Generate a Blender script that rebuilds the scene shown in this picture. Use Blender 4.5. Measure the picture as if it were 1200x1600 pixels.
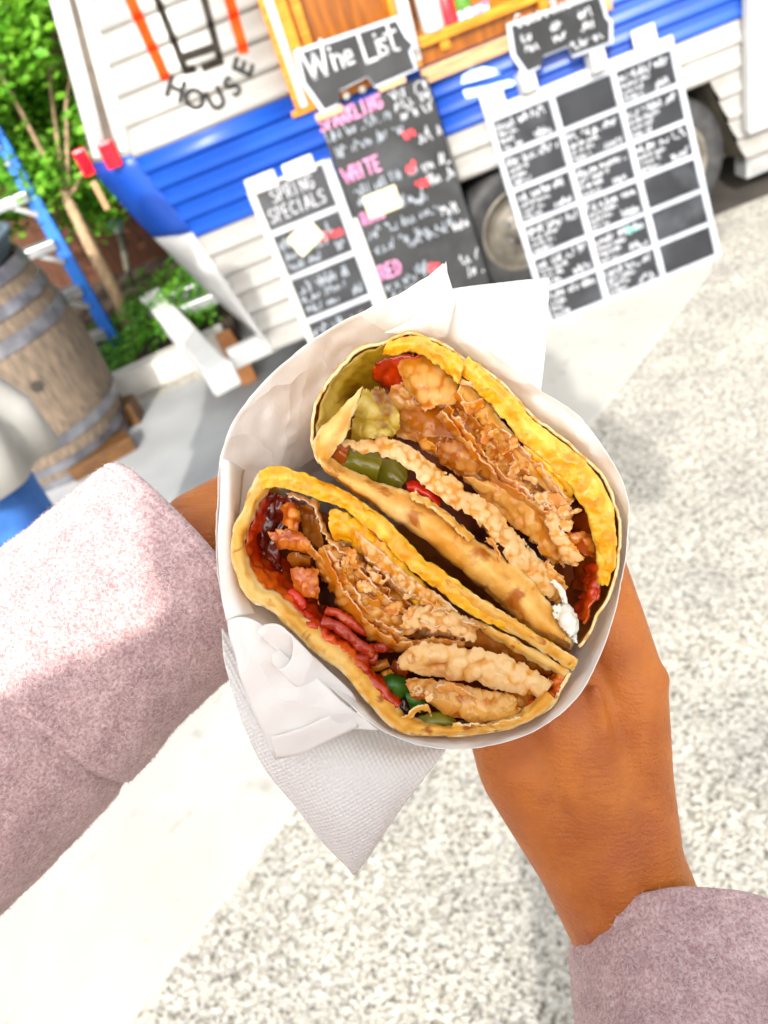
import bpy, bmesh, math, random
import numpy as np
from mathutils import Vector, Matrix, noise
from math import radians, sin, cos, pi

for o in list(bpy.data.objects):
    bpy.data.objects.remove(o, do_unlink=True)
scn = bpy.context.scene
COL = scn.collection
random.seed(7)
rng = np.random.default_rng(7)

# ------------------------------------------------------------------ camera
FPX, CX, CY = 1180.0, 600.0, 800.0          # focal length in pixels of the 1200 x 1600 picture
PITCH, ROLL, CAMH = radians(38), radians(22), 1.4
FW = Vector((0, cos(PITCH), -sin(PITCH)))
_dn = Vector((0, -sin(PITCH), -cos(PITCH)))
_rt = Vector((1, 0, 0))
IR = _rt * cos(ROLL) + _dn * sin(ROLL)
ID = -_rt * sin(ROLL) + _dn * cos(ROLL)
CAM = Vector((0, 0, CAMH))
cd = bpy.data.cameras.new('camera')
cam = bpy.data.objects.new('camera', cd)
COL.objects.link(cam)
cam.matrix_world = Matrix(((IR.x, -ID.x, -FW.x, CAM.x), (IR.y, -ID.y, -FW.y, CAM.y), (IR.z, -ID.z, -FW.z, CAM.z), (0, 0, 0, 1)))
cd.sensor_fit = 'VERTICAL'
cd.sensor_height = 36.0
cd.lens = FPX / 1600.0 * 36.0
cd.clip_start = 0.02
cd.clip_end = 500
cd.dof.use_dof = True
cd.dof.focus_distance = 0.262
cd.dof.aperture_fstop = 12.5
scn.camera = cam

# ------------------------------------------------------------------ sky, sun, exposure
SUN_EL, SUN_AZ = radians(32), radians(-161.5)   # azimuth from +Y, clockwise positive (left is negative)
SUN_DIR = Vector((sin(SUN_AZ) * cos(SUN_EL), cos(SUN_AZ) * cos(SUN_EL), sin(SUN_EL)))
world = bpy.data.worlds.new('World')
scn.world = world
world.use_nodes = True
wn = world.node_tree.nodes
wl = world.node_tree.links
sky = wn.new('ShaderNodeTexSky')
sky.sky_type = 'NISHITA'
sky.sun_disc = False
sky.sun_elevation = SUN_EL
sky.sun_rotation = SUN_AZ
sky.dust_density = 4.0
sky.air_density = 2.0
bg = wn['Background']
bg.inputs['Strength'].default_value = 0.15
hsv = wn.new('ShaderNodeHueSaturation')          # the even, whitish sky of a bright hazy day
hsv.inputs['Saturation'].default_value = 0.22
wl.new(sky.outputs[0], hsv.inputs['Color'])
wl.new(hsv.outputs[0], bg.inputs[0])
sd = bpy.data.lights.new('sun', 'SUN')
sd.energy = 2.1
sd.angle = radians(1.0)
sd.color = (1.0, 0.955, 0.88)
sun = bpy.data.objects.new('sun', sd)
COL.objects.link(sun)
sun.rotation_euler = (-SUN_DIR).to_track_quat('-Z', 'Y').to_euler()
scn.view_settings.view_transform = 'Standard'
scn.view_settings.look = 'None'
scn.view_settings.exposure = 1.4
scn.view_settings.gamma = 1.0
scn.view_settings.use_curve_mapping = False

# ------------------------------------------------------------------ geometry helpers
def ray(x, y):
    return FW + IR * ((x - CX) / FPX) + ID * ((y - CY) / FPX)
def V(x, y, z):
    return CAM + ray(x, y) * z
def onplane(x, y, p0, n):
    d = ray(x, y)
    return CAM + d * ((Vector(p0) - CAM).dot(n) / d.dot(n))
def gnd(x, y, h=0.0):
    return onplane(x, y, (0, 0, h), Vector((0, 0, 1)))
def S(x, y, Y):
    return onplane(x, y, (0, Y, 0), Vector((0, 1, 0)))

def link(name, me, mat, parent=None, smooth=False):
    o = bpy.data.objects.new(name, me)
    COL.objects.link(o)
    if mat and not me.materials:
        me.materials.append(mat)
    if smooth:
        me.polygons.foreach_set('use_smooth', [True] * len(me.polygons))
    if parent:
        o.parent = parent
    return o
def empty(name, loc=(0, 0, 0), label=None, cat=None, group=None, rz=0.0):
    o = bpy.data.objects.new(name, None)
    o.empty_display_size = 0.05
    o.location = loc
    o.rotation_euler = (0, 0, rz)
    COL.objects.link(o)
    return tag(o, label, cat, group)
def tag(o, label=None, cat=None, group=None, kind=None):
    if label: o['label'] = label
    if cat: o['category'] = cat
    if group: o['group'] = group
    if kind: o['kind'] = kind
    return o

class MB:
    """collects shapes (in coordinates relative to org) into one mesh"""
    def __init__(s, org=(0, 0, 0)):
        s.v = []; s.f = []; s.o = Vector(org)
    def add(s, vs, fs):
        b = len(s.v)
        s.v += [tuple(Vector(v) - s.o) for v in vs]
        s.f += [tuple(i + b for i in f) for f in fs]
        return s
    def box(s, a, b, M=None):
        x0, y0, z0 = a; x1, y1, z1 = b
        vs = [Vector(p) for p in ((x0,y0,z0),(x1,y0,z0),(x1,y1,z0),(x0,y1,z0),(x0,y0,z1),(x1,y0,z1),(x1,y1,z1),(x0,y1,z1))]
        if M: vs = [M @ v for v in vs]
        return s.add(vs, [(0,3,2,1),(4,5,6,7),(0,1,5,4),(1,2,6,5),(2,3,7,6),(3,0,4,7)])
    def beam(s, p, q, w, h, up=(0, 0, 1)):
        p = Vector(p); q = Vector(q); d = (q - p).normalized()
        r = d.cross(Vector(up)).normalized(); u = r.cross(d)
        vs = []
        for c in (p, q):
            for a, b in ((-1,-1),(1,-1),(1,1),(-1,1)):
                vs.append(c + r * (a * w / 2) + u * (b * h / 2))
        return s.add(vs, [(0,1,2,3),(7,6,5,4),(0,4,5,1),(1,5,6,2),(2,6,7,3),(3,7,4,0)])
    def tube(s, pts, rad, n=10, cap=True):
        pts = [Vector(p) for p in pts]
        if not hasattr(rad, '__len__'): rad = [rad] * len(pts)
        vs = []; fs = []
        for i, p in enumerate(pts):
            d = (pts[min(i+1, len(pts)-1)] - pts[max(i-1, 0)]).normalized()
            a = Vector((0, 0, 1)) if abs(d.z) < .9 else Vector((1, 0, 0))
            r = d.cross(a).normalized(); u = r.cross(d)
            for k in range(n):
                t = 2 * pi * k / n
                vs.append(p + (r * cos(t) + u * sin(t)) * rad[i])
        for i in range(len(pts) - 1):
            for k in range(n):
                k2 = (k + 1) % n
                fs.append((i*n+k, i*n+k2, (i+1)*n+k2, (i+1)*n+k))
        if cap:
            fs.append(tuple(range(n))[::-1]); fs.append(tuple((len(pts)-1)*n + k for k in range(n)))
        return s.add(vs, fs)
    def lathe(s, prof, c=(0, 0, 0), axis='Z', n=32, cap=True):
        vs = []; fs = []; c = Vector(c)
        for r, h in prof:
            for k in range(n):
                t = 2 * pi * k / n
                if axis == 'Z': vs.append(c + Vector((r*cos(t), r*sin(t), h)))
                else: vs.append(c + Vector((r*cos(t), -h, r*sin(t))))
        for i in range(len(prof) - 1):
            for k in range(n):
                k2 = (k + 1) % n
                fs.append((i*n+k, i*n+k2, (i+1)*n+k2, (i+1)*n+k))
        if cap:
            fs.append(tuple(range(n))[::-1]); fs.append(tuple((len(prof)-1)*n + k for k in range(n)))
        return s.add(vs, fs)
    def prism(s, poly, d):
        """poly: list of 3-d points (planar), d: extrusion vector"""
        n = len(poly); d = Vector(d)
        vs = [Vector(p) for p in poly] + [Vector(p) + d for p in poly]
        return s.add(vs, [tuple(range(n)), tuple(range(2*n-1, n-1, -1))] + [(i, n+i, n+(i+1) % n, (i+1) % n) for i in range(n)])
    def build(s, name, mat, parent=None, smooth=False, bevel=0.0):
        me = bpy.data.meshes.new(name)
        me.from_pydata(s.v, [], s.f)
        bm = bmesh.new(); bm.from_mesh(me)
        bmesh.ops.recalc_face_normals(bm, faces=bm.faces)
        bm.to_mesh(me); bm.free()
        o = link(name, me, mat, parent, smooth)
        if bevel:
            b = o.modifiers.new('bevel', 'BEVEL'); b.width = bevel; b.segments = 2; b.limit_method = 'ANGLE'
        return o

# ------------------------------------------------------------------ material helpers
MATS = {}
def rgb(h):
    """sRGB hex to linear"""
    c = [int(h[i:i+2], 16) / 255 for i in (0, 2, 4)]
    return tuple(x / 12.92 if x <= .04045 else ((x + .055) / 1.055) ** 2.4 for x in c) + (1,)
def mat(name, c1, c2=None, scale=20.0, rough=.6, bump=0.0, bscale=None, spec=.5, trans=0.0, tcol=None, sss=0.0, metal=0.0,
        c3=None, s3=5.0, t3=(.55, .7), coat=0.0, detail=4.0, coord='Object', stretch=None, r2=None, sss_r=(1, .4, .2), sss_s=.002, bdist=.002, lo=.35, hi=.65):
    if name in MATS: return MATS[name]
    m = bpy.data.materials.new(name); m.use_nodes = True
    nt = m.node_tree; N = nt.nodes; L = nt.links
    p = N['Principled BSDF']; out = N['Material Output']
    c1 = c1 if len(c1) == 4 else tuple(c1) + (1,)
    tc = N.new('ShaderNodeTexCoord'); src = tc.outputs[coord]
    if stretch:
        mp = N.new('ShaderNodeMapping'); mp.inputs['Scale'].default_value = stretch
        L.new(src, mp.inputs[0]); src = mp.outputs[0]
    p.inputs['Base Color'].default_value = c1
    colout = None
    if c2:
        c2 = c2 if len(c2) == 4 else tuple(c2) + (1,)
        nz = N.new('ShaderNodeTexNoise'); nz.inputs['Scale'].default_value = scale; nz.inputs['Detail'].default_value = detail
        L.new(src, nz.inputs['Vector'])
        cr = N.new('ShaderNodeValToRGB'); cr.color_ramp.elements[0].position = lo; cr.color_ramp.elements[1].position = hi
        cr.color_ramp.elements[0].color = c1; cr.color_ramp.elements[1].color = c2
        L.new(nz.outputs['Fac'], cr.inputs[0]); colout = cr.outputs[0]
        if c3:
            c3 = c3 if len(c3) == 4 else tuple(c3) + (1,)
            n3 = N.new('ShaderNodeTexNoise'); n3.inputs['Scale'].default_value = s3; n3.inputs['Detail'].default_value = 3
            L.new(src, n3.inputs['Vector'])
            r3 = N.new('ShaderNodeValToRGB'); r3.color_ramp.elements[0].position = t3[0]; r3.color_ramp.elements[1].position = t3[1]
            L.new(n3.outputs['Fac'], r3.inputs[0])
            mx = N.new('ShaderNodeMix'); mx.data_type = 'RGBA'
            L.new(r3.outputs[0], mx.inputs['Factor']); L.new(colout, mx.inputs[6]); mx.inputs[7].default_value = c3
            colout = mx.outputs[2]
        L.new(colout, p.inputs['Base Color'])
        if r2 is not None:
            rr = N.new('ShaderNodeMapRange'); rr.inputs[3].default_value = rough; rr.inputs[4].default_value = r2
            L.new(nz.outputs['Fac'], rr.inputs[0]); L.new(rr.outputs[0], p.inputs['Roughness'])
    p.inputs['Roughness'].default_value = rough
    p.inputs['Specular IOR Level'].default_value = spec
    p.inputs['Metallic'].default_value = metal
    p.inputs['Coat Weight'].default_value = coat
    p.inputs['Coat Roughness'].default_value = .15
    if sss:
        p.inputs['Subsurface Weight'].default_value = sss
        p.inputs['Subsurface Radius'].default_value = sss_r
        p.inputs['Subsurface Scale'].default_value = sss_s
    if bump:
        nb = N.new('ShaderNodeTexNoise'); nb.inputs['Scale'].default_value = bscale or scale; nb.inputs['Detail'].default_value = 5
        L.new(src, nb.inputs['Vector'])
        bp = N.new('ShaderNodeBump'); bp.inputs['Strength'].default_value = bump; bp.inputs['Distance'].default_value = bdist
        L.new(nb.outputs['Fac'], bp.inputs['Height']); L.new(bp.outputs[0], p.inputs['Normal'])
    if trans:
        tr = N.new('ShaderNodeBsdfTranslucent')
        if tcol: tr.inputs[0].default_value = tcol if len(tcol) == 4 else tuple(tcol) + (1,)
        elif colout: L.new(colout, tr.inputs[0])
        else: tr.inputs[0].default_value = c1
        ms = N.new('ShaderNodeMixShader'); ms.inputs[0].default_value = trans
        L.new(p.outputs[0], ms.inputs[1]); L.new(tr.outputs[0], ms.inputs[2]); L.new(ms.outputs[0], out.inputs[0])
    MATS[name] = m
    return m

M_white = mat('white paint', (.29, .28, .265), (.345, .335, .32), 6, .38, .05, 30)
M_trimwhite = mat('white trim', (.38, .38, .375), (.45, .45, .445), 8, .42)
M_blue = mat('blue paint', (.002, .044, .30), (.003, .060, .38), 4, .42, .04, 20)
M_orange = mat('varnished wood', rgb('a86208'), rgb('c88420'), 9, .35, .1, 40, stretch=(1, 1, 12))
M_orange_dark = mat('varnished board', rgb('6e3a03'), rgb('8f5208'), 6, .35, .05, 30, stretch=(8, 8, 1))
M_lightwood = mat('pale wood', rgb('9c7450'), rgb('b8916a'), 10, .55, .1, 40, stretch=(1, 8, 8))
M_red = mat('red lens', rgb('c00018'), rgb('e01228'), 30, .2, coat=.6)
M_dark = mat('dark interior', (.02, .018, .016), (.05, .04, .03), 6, .7)
M_tyre = mat('tyre rubber', (.022, .022, .024), (.045, .045, .046), 20, .65, .1, 60)
M_hub = mat('dusty wheel steel', rgb('56514a'), rgb('7c766c'), 15, .5, metal=.3)
M_slate = mat('chalkboard', (.010, .0105, .0115), (.018, .019, .021), 7, .5, .04, 40, c3=(.034, .036, .040), s3=9, t3=(.5, .8), spec=.25)
M_slate2 = mat('glossy black card', (.009, .0095, .012), (.018, .0195, .024), 9, .38, c3=(.06, .065, .075), s3=7, t3=(.55, .85), spec=.3)
M_chalk = mat('white chalk', (.28, .29, .31), (.46, .47, .50), 60, .9)
M_chalkgrey = mat('thin grey chalk', (.17, .19, .22), (.30, .33, .37), 60, .9)
M_pink = mat('pink chalk', rgb('a8608a'), rgb('c488a8'), 60, .9)
M_redchalk = mat('red chalk', rgb('c8303a'), rgb('e0525a'), 60, .9)
M_teal = mat('teal chalk', rgb('58a89c'), rgb('7fc8ba'), 60, .9)
M_frame = mat('clear acrylic edge', (.26, .28, .32), (.40, .42, .47), 14, .25, coat=.4)
M_cream = mat('cream card', rgb('bdb08c'), rgb('ccc3a4'), 14, .7)
M_alu = mat('aluminium', (.34, .35, .36), (.46, .47, .48), 12, .38, metal=.55)
M_lblue = mat('blue fibreglass', rgb('0454b0'), rgb('0a6cc8'), 10, .65)
M_stave = mat('oak stave', rgb('504840'), rgb('85725e'), 10, .75, .3, 40, stretch=(14, 14, 1.2), c3=rgb('34302c'), s3=5, t3=(.6, .75))
M_hoop = mat('galvanised hoop', rgb('62626a'), rgb('92939a'), 12, .42, metal=.7)
M_fence = mat('stained fence', rgb('3c1f0c'), rgb('5c3112'), 12, .75, .2, 40, stretch=(10, 10, 1))
M_bark = mat('young bark', rgb('8f7558'), rgb('b89c7c'), 30, .8, .3, 80, stretch=(3, 3, 1))
M_leaf = mat('leaf', (.075, .30, .012), (.25, .52, .04), 9, .5, trans=.35)
M_leaf2 = mat('ground leaf', (.035, .17, .008), (.14, .36, .02), 8, .5, trans=.3)
M_asphalt = mat('grey pavement', (.24, .245, .25), (.31, .315, .32), 3, .85, .2, 120)
M_kerb = mat('kerb stone', (.42, .40, .37), (.56, .54, .50), 12, .85, .2, 80)
M_soil = mat('soil', (.03, .02, .012), (.07, .045, .03), 20, .95, .5, 30)
M_box = mat('brown timber', rgb('42280a'), rgb('5e3c14'), 10, .6, .15, 40, stretch=(1, 9, 9))
M_jeans = mat('denim', rgb('15427f'), rgb('2c62a8'), 12, .85, .2, 400)
M_shirt = mat('white cotton', (.27, .26, .245), (.34, .33, .315), 10, .85, .15, 60)
M_shoe = mat('dark shoe', (.03, .03, .035), (.06, .06, .06), 20, .6)
M_hair = mat('dark hair', (.02, .013, .009), (.05, .03, .02), 40, .5)

def ground_mat():
    m = bpy.data.materials.new('exposed aggregate'); m.use_nodes = True
    N = m.node_tree.nodes; L = m.node_tree.links; p = N['Principled BSDF']
    tc = N.new('ShaderNodeTexCoord')
    vo = N.new('ShaderNodeTexVoronoi'); vo.inputs['Scale'].default_value = 150
    L.new(tc.outputs['Object'], vo.inputs['Vector'])
    bw = N.new('ShaderNodeSeparateColor'); L.new(vo.outputs['Color'], bw.inputs[0])
    cr = N.new('ShaderNodeValToRGB'); e = cr.color_ramp.elements
    e[0].position = 0; e[0].color = (.10, .097, .088, 1); e[1].position = 1; e[1].color = (.42, .41, .37, 1)
    for pos, c in ((.10, (.17, .16, .14, 1)), (.3, (.29, .273, .237, 1)), (.6, (.355, .348, .325, 1))):
        k = e.new(pos); k.color = c
    L.new(bw.outputs[0], cr.inputs[0])
    nz = N.new('ShaderNodeTexNoise'); nz.inputs['Scale'].default_value = 5; nz.inputs['Detail'].default_value = 6
    L.new(tc.outputs['Object'], nz.inputs['Vector'])
    r2 = N.new('ShaderNodeValToRGB'); r2.color_ramp.elements[0].position = .3; r2.color_ramp.elements[0].color = (.84, .835, .83, 1)
    r2.color_ramp.elements[1].position = .65; r2.color_ramp.elements[1].color = (1.15, 1.13, 1.08, 1)
    L.new(nz.outputs['Fac'], r2.inputs[0])
    n3 = N.new('ShaderNodeTexNoise'); n3.inputs['Scale'].default_value = 75; n3.inputs['Detail'].default_value = 5
    L.new(tc.outputs['Object'], n3.inputs['Vector'])
    r3 = N.new('ShaderNodeValToRGB'); r3.color_ramp.elements[0].position = .28; r3.color_ramp.elements[0].color = (.62, .62, .62, 1)
    r3.color_ramp.elements[1].position = .50; r3.color_ramp.elements[1].color = (1.1, 1.1, 1.1, 1)
    L.new(n3.outputs['Fac'], r3.inputs[0])
    mx = N.new('ShaderNodeMix'); mx.data_type = 'RGBA'; mx.blend_type = 'MULTIPLY'; mx.inputs['Factor'].default_value = 1
    L.new(cr.outputs[0], mx.inputs[6]); L.new(r2.outputs[0], mx.inputs[7])
    m2 = N.new('ShaderNodeMix'); m2.data_type = 'RGBA'; m2.blend_type = 'MULTIPLY'; m2.inputs['Factor'].default_value = 1
    L.new(mx.outputs[2], m2.inputs[6]); L.new(r3.outputs[0], m2.inputs[7])
    L.new(m2.outputs[2], p.inputs['Base Color'])
    p.inputs['Roughness'].default_value = .85
    bp = N.new('ShaderNodeBump'); bp.inputs['Strength'].default_value = .5; bp.inputs['Distance'].default_value = .004
    L.new(vo.outputs['Distance'], bp.inputs['Height']); L.new(bp.outputs[0], p.inputs['Normal'])
    return m
M_ground = ground_mat()
M_conc = mat('pale concrete', (.34, .33, .30), (.40, .39, .36), 3, .85, .12, 90, c3=(.27, .26, .23), s3=14, t3=(.62, .78), detail=8)

# ================================================================== SETTING
tag(MB().add([(-60, -60, 0), (60, -60, 0), (60, 60, 0), (-60, 60, 0)], [(0, 1, 2, 3)]).build('ground', M_ground), kind='structure')
A = Vector((1.44, 2.395)); D = (Vector((-.77, .67)) - A).normalized(); Nn = Vector((D.y, -D.x))
if Nn.y < 0: Nn = -Nn
def strip(a0, a1, n0, n1, z):
    q = [A + D * a0 + Nn * n0, A + D * a1 + Nn * n0, A + D * a1 + Nn * n1, A + D * a0 + Nn * n1]
    return [(p.x, p.y, z) for p in q]
q = strip(0.0, 9, 0, 1.12, .010)
q[0] = (1.44, 2.395, .010); q[3] = (A.x + Nn.x*1.12 + .42, A.y + Nn.y*1.12 + .33, .010)
b = MB().prism([(x, y, -.03) for x, y, z in q], (0, 0, .040)).build('path', M_conc, bevel=.004); tag(b, kind='structure')
pv = MB().add([(-6, 1.0, .004), (-1.0, 1.3, .004), (.62, 2.56, .004), (.62, 5.2, .004), (-.3, 5.2, .004), (-.3, 3.20, .004), (-6, 2.75, .004)], [tuple(range(7))]).build('pavement', M_asphalt)
tag(pv, kind='structure')
tag(MB().add([(.63, 2.80, .004), (4.3, 2.72, .004), (4.3, 4.9, .004), (.63, 4.9, .004)], [(0, 1, 2, 3)]).build('trailer_shade_sheet', mat('painted trailer shade', (.030, .026, .022), (.07, .06, .05), 5, .85, .2, 90)), kind='structure')  # dark sheet: shade under the trailer painted into the ground colour
# loose stones standing proud of the exposed aggregate
sv = []; sf = []
kk = 0
while kk < 15000:
    t_ = random.random() ** 1.5; y = .28 + 2.9 * t_; x = random.uniform(-.75, .45 + .75 * y)
    q_ = Vector((x, y)) - A
    if q_.dot(Nn) > -.012 or y > 2.95: kk += .2; continue
    r_ = random.uniform(.0016, .0048) * (1 + .4 * t_); a_ = random.uniform(0, 6.3); b0_ = len(sv)
    for j in range(5):
        th = a_ + j * 1.2566; rr_ = r_ * random.uniform(.7, 1.2); sv.append((x + rr_ * cos(th), y + rr_ * sin(th), -.0005))
    for j in range(5):
        th = a_ + j * 1.2566 + .3; rr_ = r_ * random.uniform(.35, .7); sv.append((x + rr_ * cos(th), y + rr_ * sin(th), r_ * random.uniform(.45, .8)))
    for j in range(5): sf.append((b0_ + j, b0_ + (j + 1) % 5, b0_ + 5 + (j + 1) % 5, b0_ + 5 + j))
    sf.append(tuple(b0_ + 5 + j for j in range(5))); kk += 1
gm = bpy.data.meshes.new('gravel'); gm.from_pydata(sv, [], sf)
tag(link('gravel', gm, M_ground), 'small pale stones scattered over the grey aggregate ground', 'gravel', kind='stuff')
# planting bed and kerb
tag(MB().prism([(-6, 2.82, 0), (-.32, 3.42, 0), (-.32, 5.2, 0), (-6, 5.2, 0)], (0, 0, .075)).build('planting_bed', M_soil), kind='structure')
kerb = empty('kerb', (-1, 3.2, 0)); kerb['kind'] = 'structure'
K0, K1 = Vector((-4.0, 2.95, 0)), Vector((-.36, 3.36, 0))
nk = 6
for i in range(nk):
    a = K0.lerp(K1, i / nk); b_ = K0.lerp(K1, (i + 1) / nk); g = (b_ - a).normalized() * .006
    MB(kerb.location).beam(a + g + Vector((0, 0, .06)), b_ - g + Vector((0, 0, .06)), .10, .12).build('kerb_stone', M_kerb, kerb, bevel=.008)

# ================================================================== FENCE
fence = empty('wooden_fence', (-2, 4.95, 0), 'dark brown stained board fence behind the blue ladder and the slim tree', 'fence')
pm = None
for i in range(30):
    x = -4.2 + i * .145
    if pm is None:
        o = MB().box((0, -.011, 0), (.1448, .011, 1.85)).build('plank', M_fence, fence); pm = o.data
    else:
        o = link('plank', pm, None, fence)
    o.location = (x + 2, random.uniform(-.006, .006), random.uniform(-.01, .02))
for z in (.4, 1.5):
    MB(fence.location).box((-4.2, 4.962, z), (.15, 5.00, z + .09)).build('rail', M_fence, fence)

# ================================================================== TREE AND LEAVES
def leaves(name, pts, size, m, parent, org, flat=.35):
    vs = []; fs = []
    for p in pts:
        s = size * random.uniform(.6, 1.3)
        d = Vector((random.gauss(0, 1), random.gauss(0, 1), random.gauss(0, flat))).normalized()
        n = Vector((random.gauss(0, .6), random.gauss(0, .6), 1)).normalized()
        r = d.cross(n).normalized(); c = Vector(p) - Vector(org); b = len(vs)
        vs += [tuple(c), tuple(c + d * s * .5 + r * s * .32 + n * s * .06), tuple(c + d * s), tuple(c + d * s * .5 - r * s * .32 + n * s * .06)]
        fs += [(b, b + 1, b + 2), (b, b + 2, b + 3)]
    me = bpy.data.meshes.new(name); me.from_pydata(vs, [], fs)
    return link(name, me, m, parent)
def tree(base, top, crown_c, crown_r, n, label, trunk_r=.036, clumps=46):
    base = Vector(base)
    t = empty('slim_tree', base, label, 'tree', 'young trees in the planting bed')
    top = Vector(top); tb = MB(base)
    tb.tube([base, base.lerp(top, .33) + Vector((.01, 0, 0)), base.lerp(top, .66), top], [trunk_r, trunk_r * .9, trunk_r * .8, trunk_r * .62])
    C = Vector(crown_c)
    for k in range(7):
        e = C + Vector((random.uniform(-.7, .7) * crown_r[0], random.uniform(-.7, .7) * crown_r[1], random.uniform(-.5, .7) * crown_r[2]))
        s0 = base.lerp(top, random.uniform(.8, 1))
        tb.tube([s0, s0.lerp(e, .5) + Vector((0, 0, .05)), e], [trunk_r * .34, trunk_r * .2, .003], 6)
    tb.build('trunk', M_bark, t, smooth=True)
    pts = []
    cl = []
    while len(cl) < clumps:
        d = Vector((random.uniform(-1, 1), random.uniform(-1, 1), random.uniform(-1, 1)))
        if d.length < 1 and d.length > .35: cl.append(C + Vector((d.x * crown_r[0], d.y * crown_r[1], d.z * crown_r[2])))
    for k in range(n):
        c = random.choice(cl)
        pts.append(c + Vector((random.gauss(0, .075), random.gauss(0, .075), random.gauss(0, .06))))
    leaves('crown', pts, .055, M_leaf, t, base)
    return t
tb_ = gnd(208, 525, .07)
tree(tb_, S(100, 300, 3.90), S(52, 150, 4.18) + Vector((-.06, 0, .10)), (.66, .44, .64), 30000, 'slim young tree with bright green crown beside the blue stepladder')
lv = []
for k in range(5200):
    x = random.uniform(-2.2, -.36); y = 3.42 + (x + .36) * .11 + random.random() ** 1.3 * .7 + .02
    h = .10 + .10 * noise.noise(Vector((x * 4, y * 4, 0))) + random.uniform(0, .08)
    if -1.12 < x < -.80: h *= .35
    lv.append((x, y, .07 + max(.02, h)))
g_ = leaves('ground_cover', lv, .035, M_leaf2, None, (0, 0, 0)); tag(g_, 'low bright green ground cover growing behind the kerb', 'ground cover', kind='stuff')

# ================================================================== TRAILER
TY = 2.75
tr = empty('food_trailer', (1.4, TY, 0), 'white food trailer with blue stripe, corrugated siding and wooden serving hatch', 'trailer')
TO = tr.location
side_prof = [(2.30, -.02), (1.388, -.230), (.974, -.320), (.685, -.247), (.184, -.156)]   # z, x of the rear edge of the side
out_prof = [(2.30, -.12), (1.422, -.348), (.950, -.470), (.784, -.424), (.405, -.286), (.170, -.175)]
def xat(prof, z):
    for (z0, x0), (z1, x1) in zip(prof, prof[1:]):
        if z0 >= z >= z1: return x0 + (x1 - x0) * (z0 - z) / (z0 - z1)
    return prof[0][1] if z > prof[0][0] else prof[-1][1]
XR = 4.3
# body shell behind the siding (with the hatch and doorway cut out by building it from pieces)
DOOR = (.255, .625, .93); HATCH = (.665, 1.30, .965)
ZT = 2.3
ARCH = [(.60, .184), (.665, .515), (1.665, .515), (1.80, .184)]
SPROF = [(0, .002), (.06, -.006), (.14, -.013), (.24, -.016), (.36, -.013), (.52, -.005), (.70, -.001), (.9, .0), (1, .002)]
def siding(z0, z1, x0, x1, m):
    """one horizontal pressed panel between two heights; x0 None = follows the raked rear edge"""
    prof = SPROF
    vs = []; fs = []
    for t, dy in prof:
        z = z0 + (z1 - z0) * t
        xa = xat(side_prof, z) if x0 is None else (x0(z) if callable(x0) else x0)
        xb = x1(z) if callable(x1) else x1
        vs += [(xa, TY + dy, z), (xb, TY + dy, z)]
    for i in range(len(prof) - 1):
        fs.append((2*i, 2*i+1, 2*i+3, 2*i+2))
    o = MB(TO).add(vs, fs).build('siding_panel', m, tr, smooth=True)
    s_ = o.modifiers.new('thickness', 'SOLIDIFY'); s_.thickness = .004; s_.offset = 0
    return o
arch_l = lambda z: .600 + (.665 - .600) * (z - .184) / (.515 - .184)
arch_r = lambda z: 1.80 - (1.80 - 1.665) * (z - .184) / (.515 - .184)
zs_low = [.184, .267, .35, .433, .515, .595, .676]
for a, b_ in zip(zs_low, zs_low[1:]):
    if b_ <= .516:
        siding(a, b_, None, arch_l, M_white); siding(a, b_, arch_r, XR, M_white)
    else:
        siding(a, b_, None, XR, M_white)
zs_blue = [.676, .735, .795, .855, .915, .972]
for a, b_ in zip(zs_blue, zs_blue[1:]):
    if b_ <= .93 + .001: siding(a, b_, None, XR, M_blue)
    else:
        siding(a, b_, None, DOOR[0] - .03, M_blue); siding(a, b_, HATCH[1] + .03, XR, M_blue)
z = .972
while z < ZT - .01:
    z1 = min(z + .083, ZT)
    siding(z, z1, None, DOOR[0] - .03, M_white)
    if z1 > 1.95:
        siding(z, z1, DOOR[0] - .03, XR, M_white)
    else:
        siding(z, z1, HATCH[1] + .03, XR, M_white)
    z = z1
# canted rear corner: white top, blue band, white bottom
def corner_band(za, zb, m, n=6, name='corner_panel'):
    vs = []; fs = []
    for i in range(n + 1):
        z = za + (zb - za) * i / n
        vs += [(xat(out_prof, z), TY + .12, z), (xat(out_prof, z) * .35 + xat(side_prof, z) * .65, TY + .022, z), (xat(side_prof, z) + .004, TY - .004, z)]
    for i in range(n):
        fs += [(3*i, 3*i+1, 3*i+4, 3*i+3), (3*i+1, 3*i+2, 3*i+5, 3*i+4)]
    o = MB(TO).add(vs, fs).build(name, m, tr, smooth=True)
    s_ = o.modifiers.new('thickness', 'SOLIDIFY'); s_.thickness = .006; s_.offset = 0
corner_band(.986, ZT, M_trimwhite); corner_band(.70, .985, M_blue, 8); corner_band(.18, .699, M_trimwhite, 8)
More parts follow.
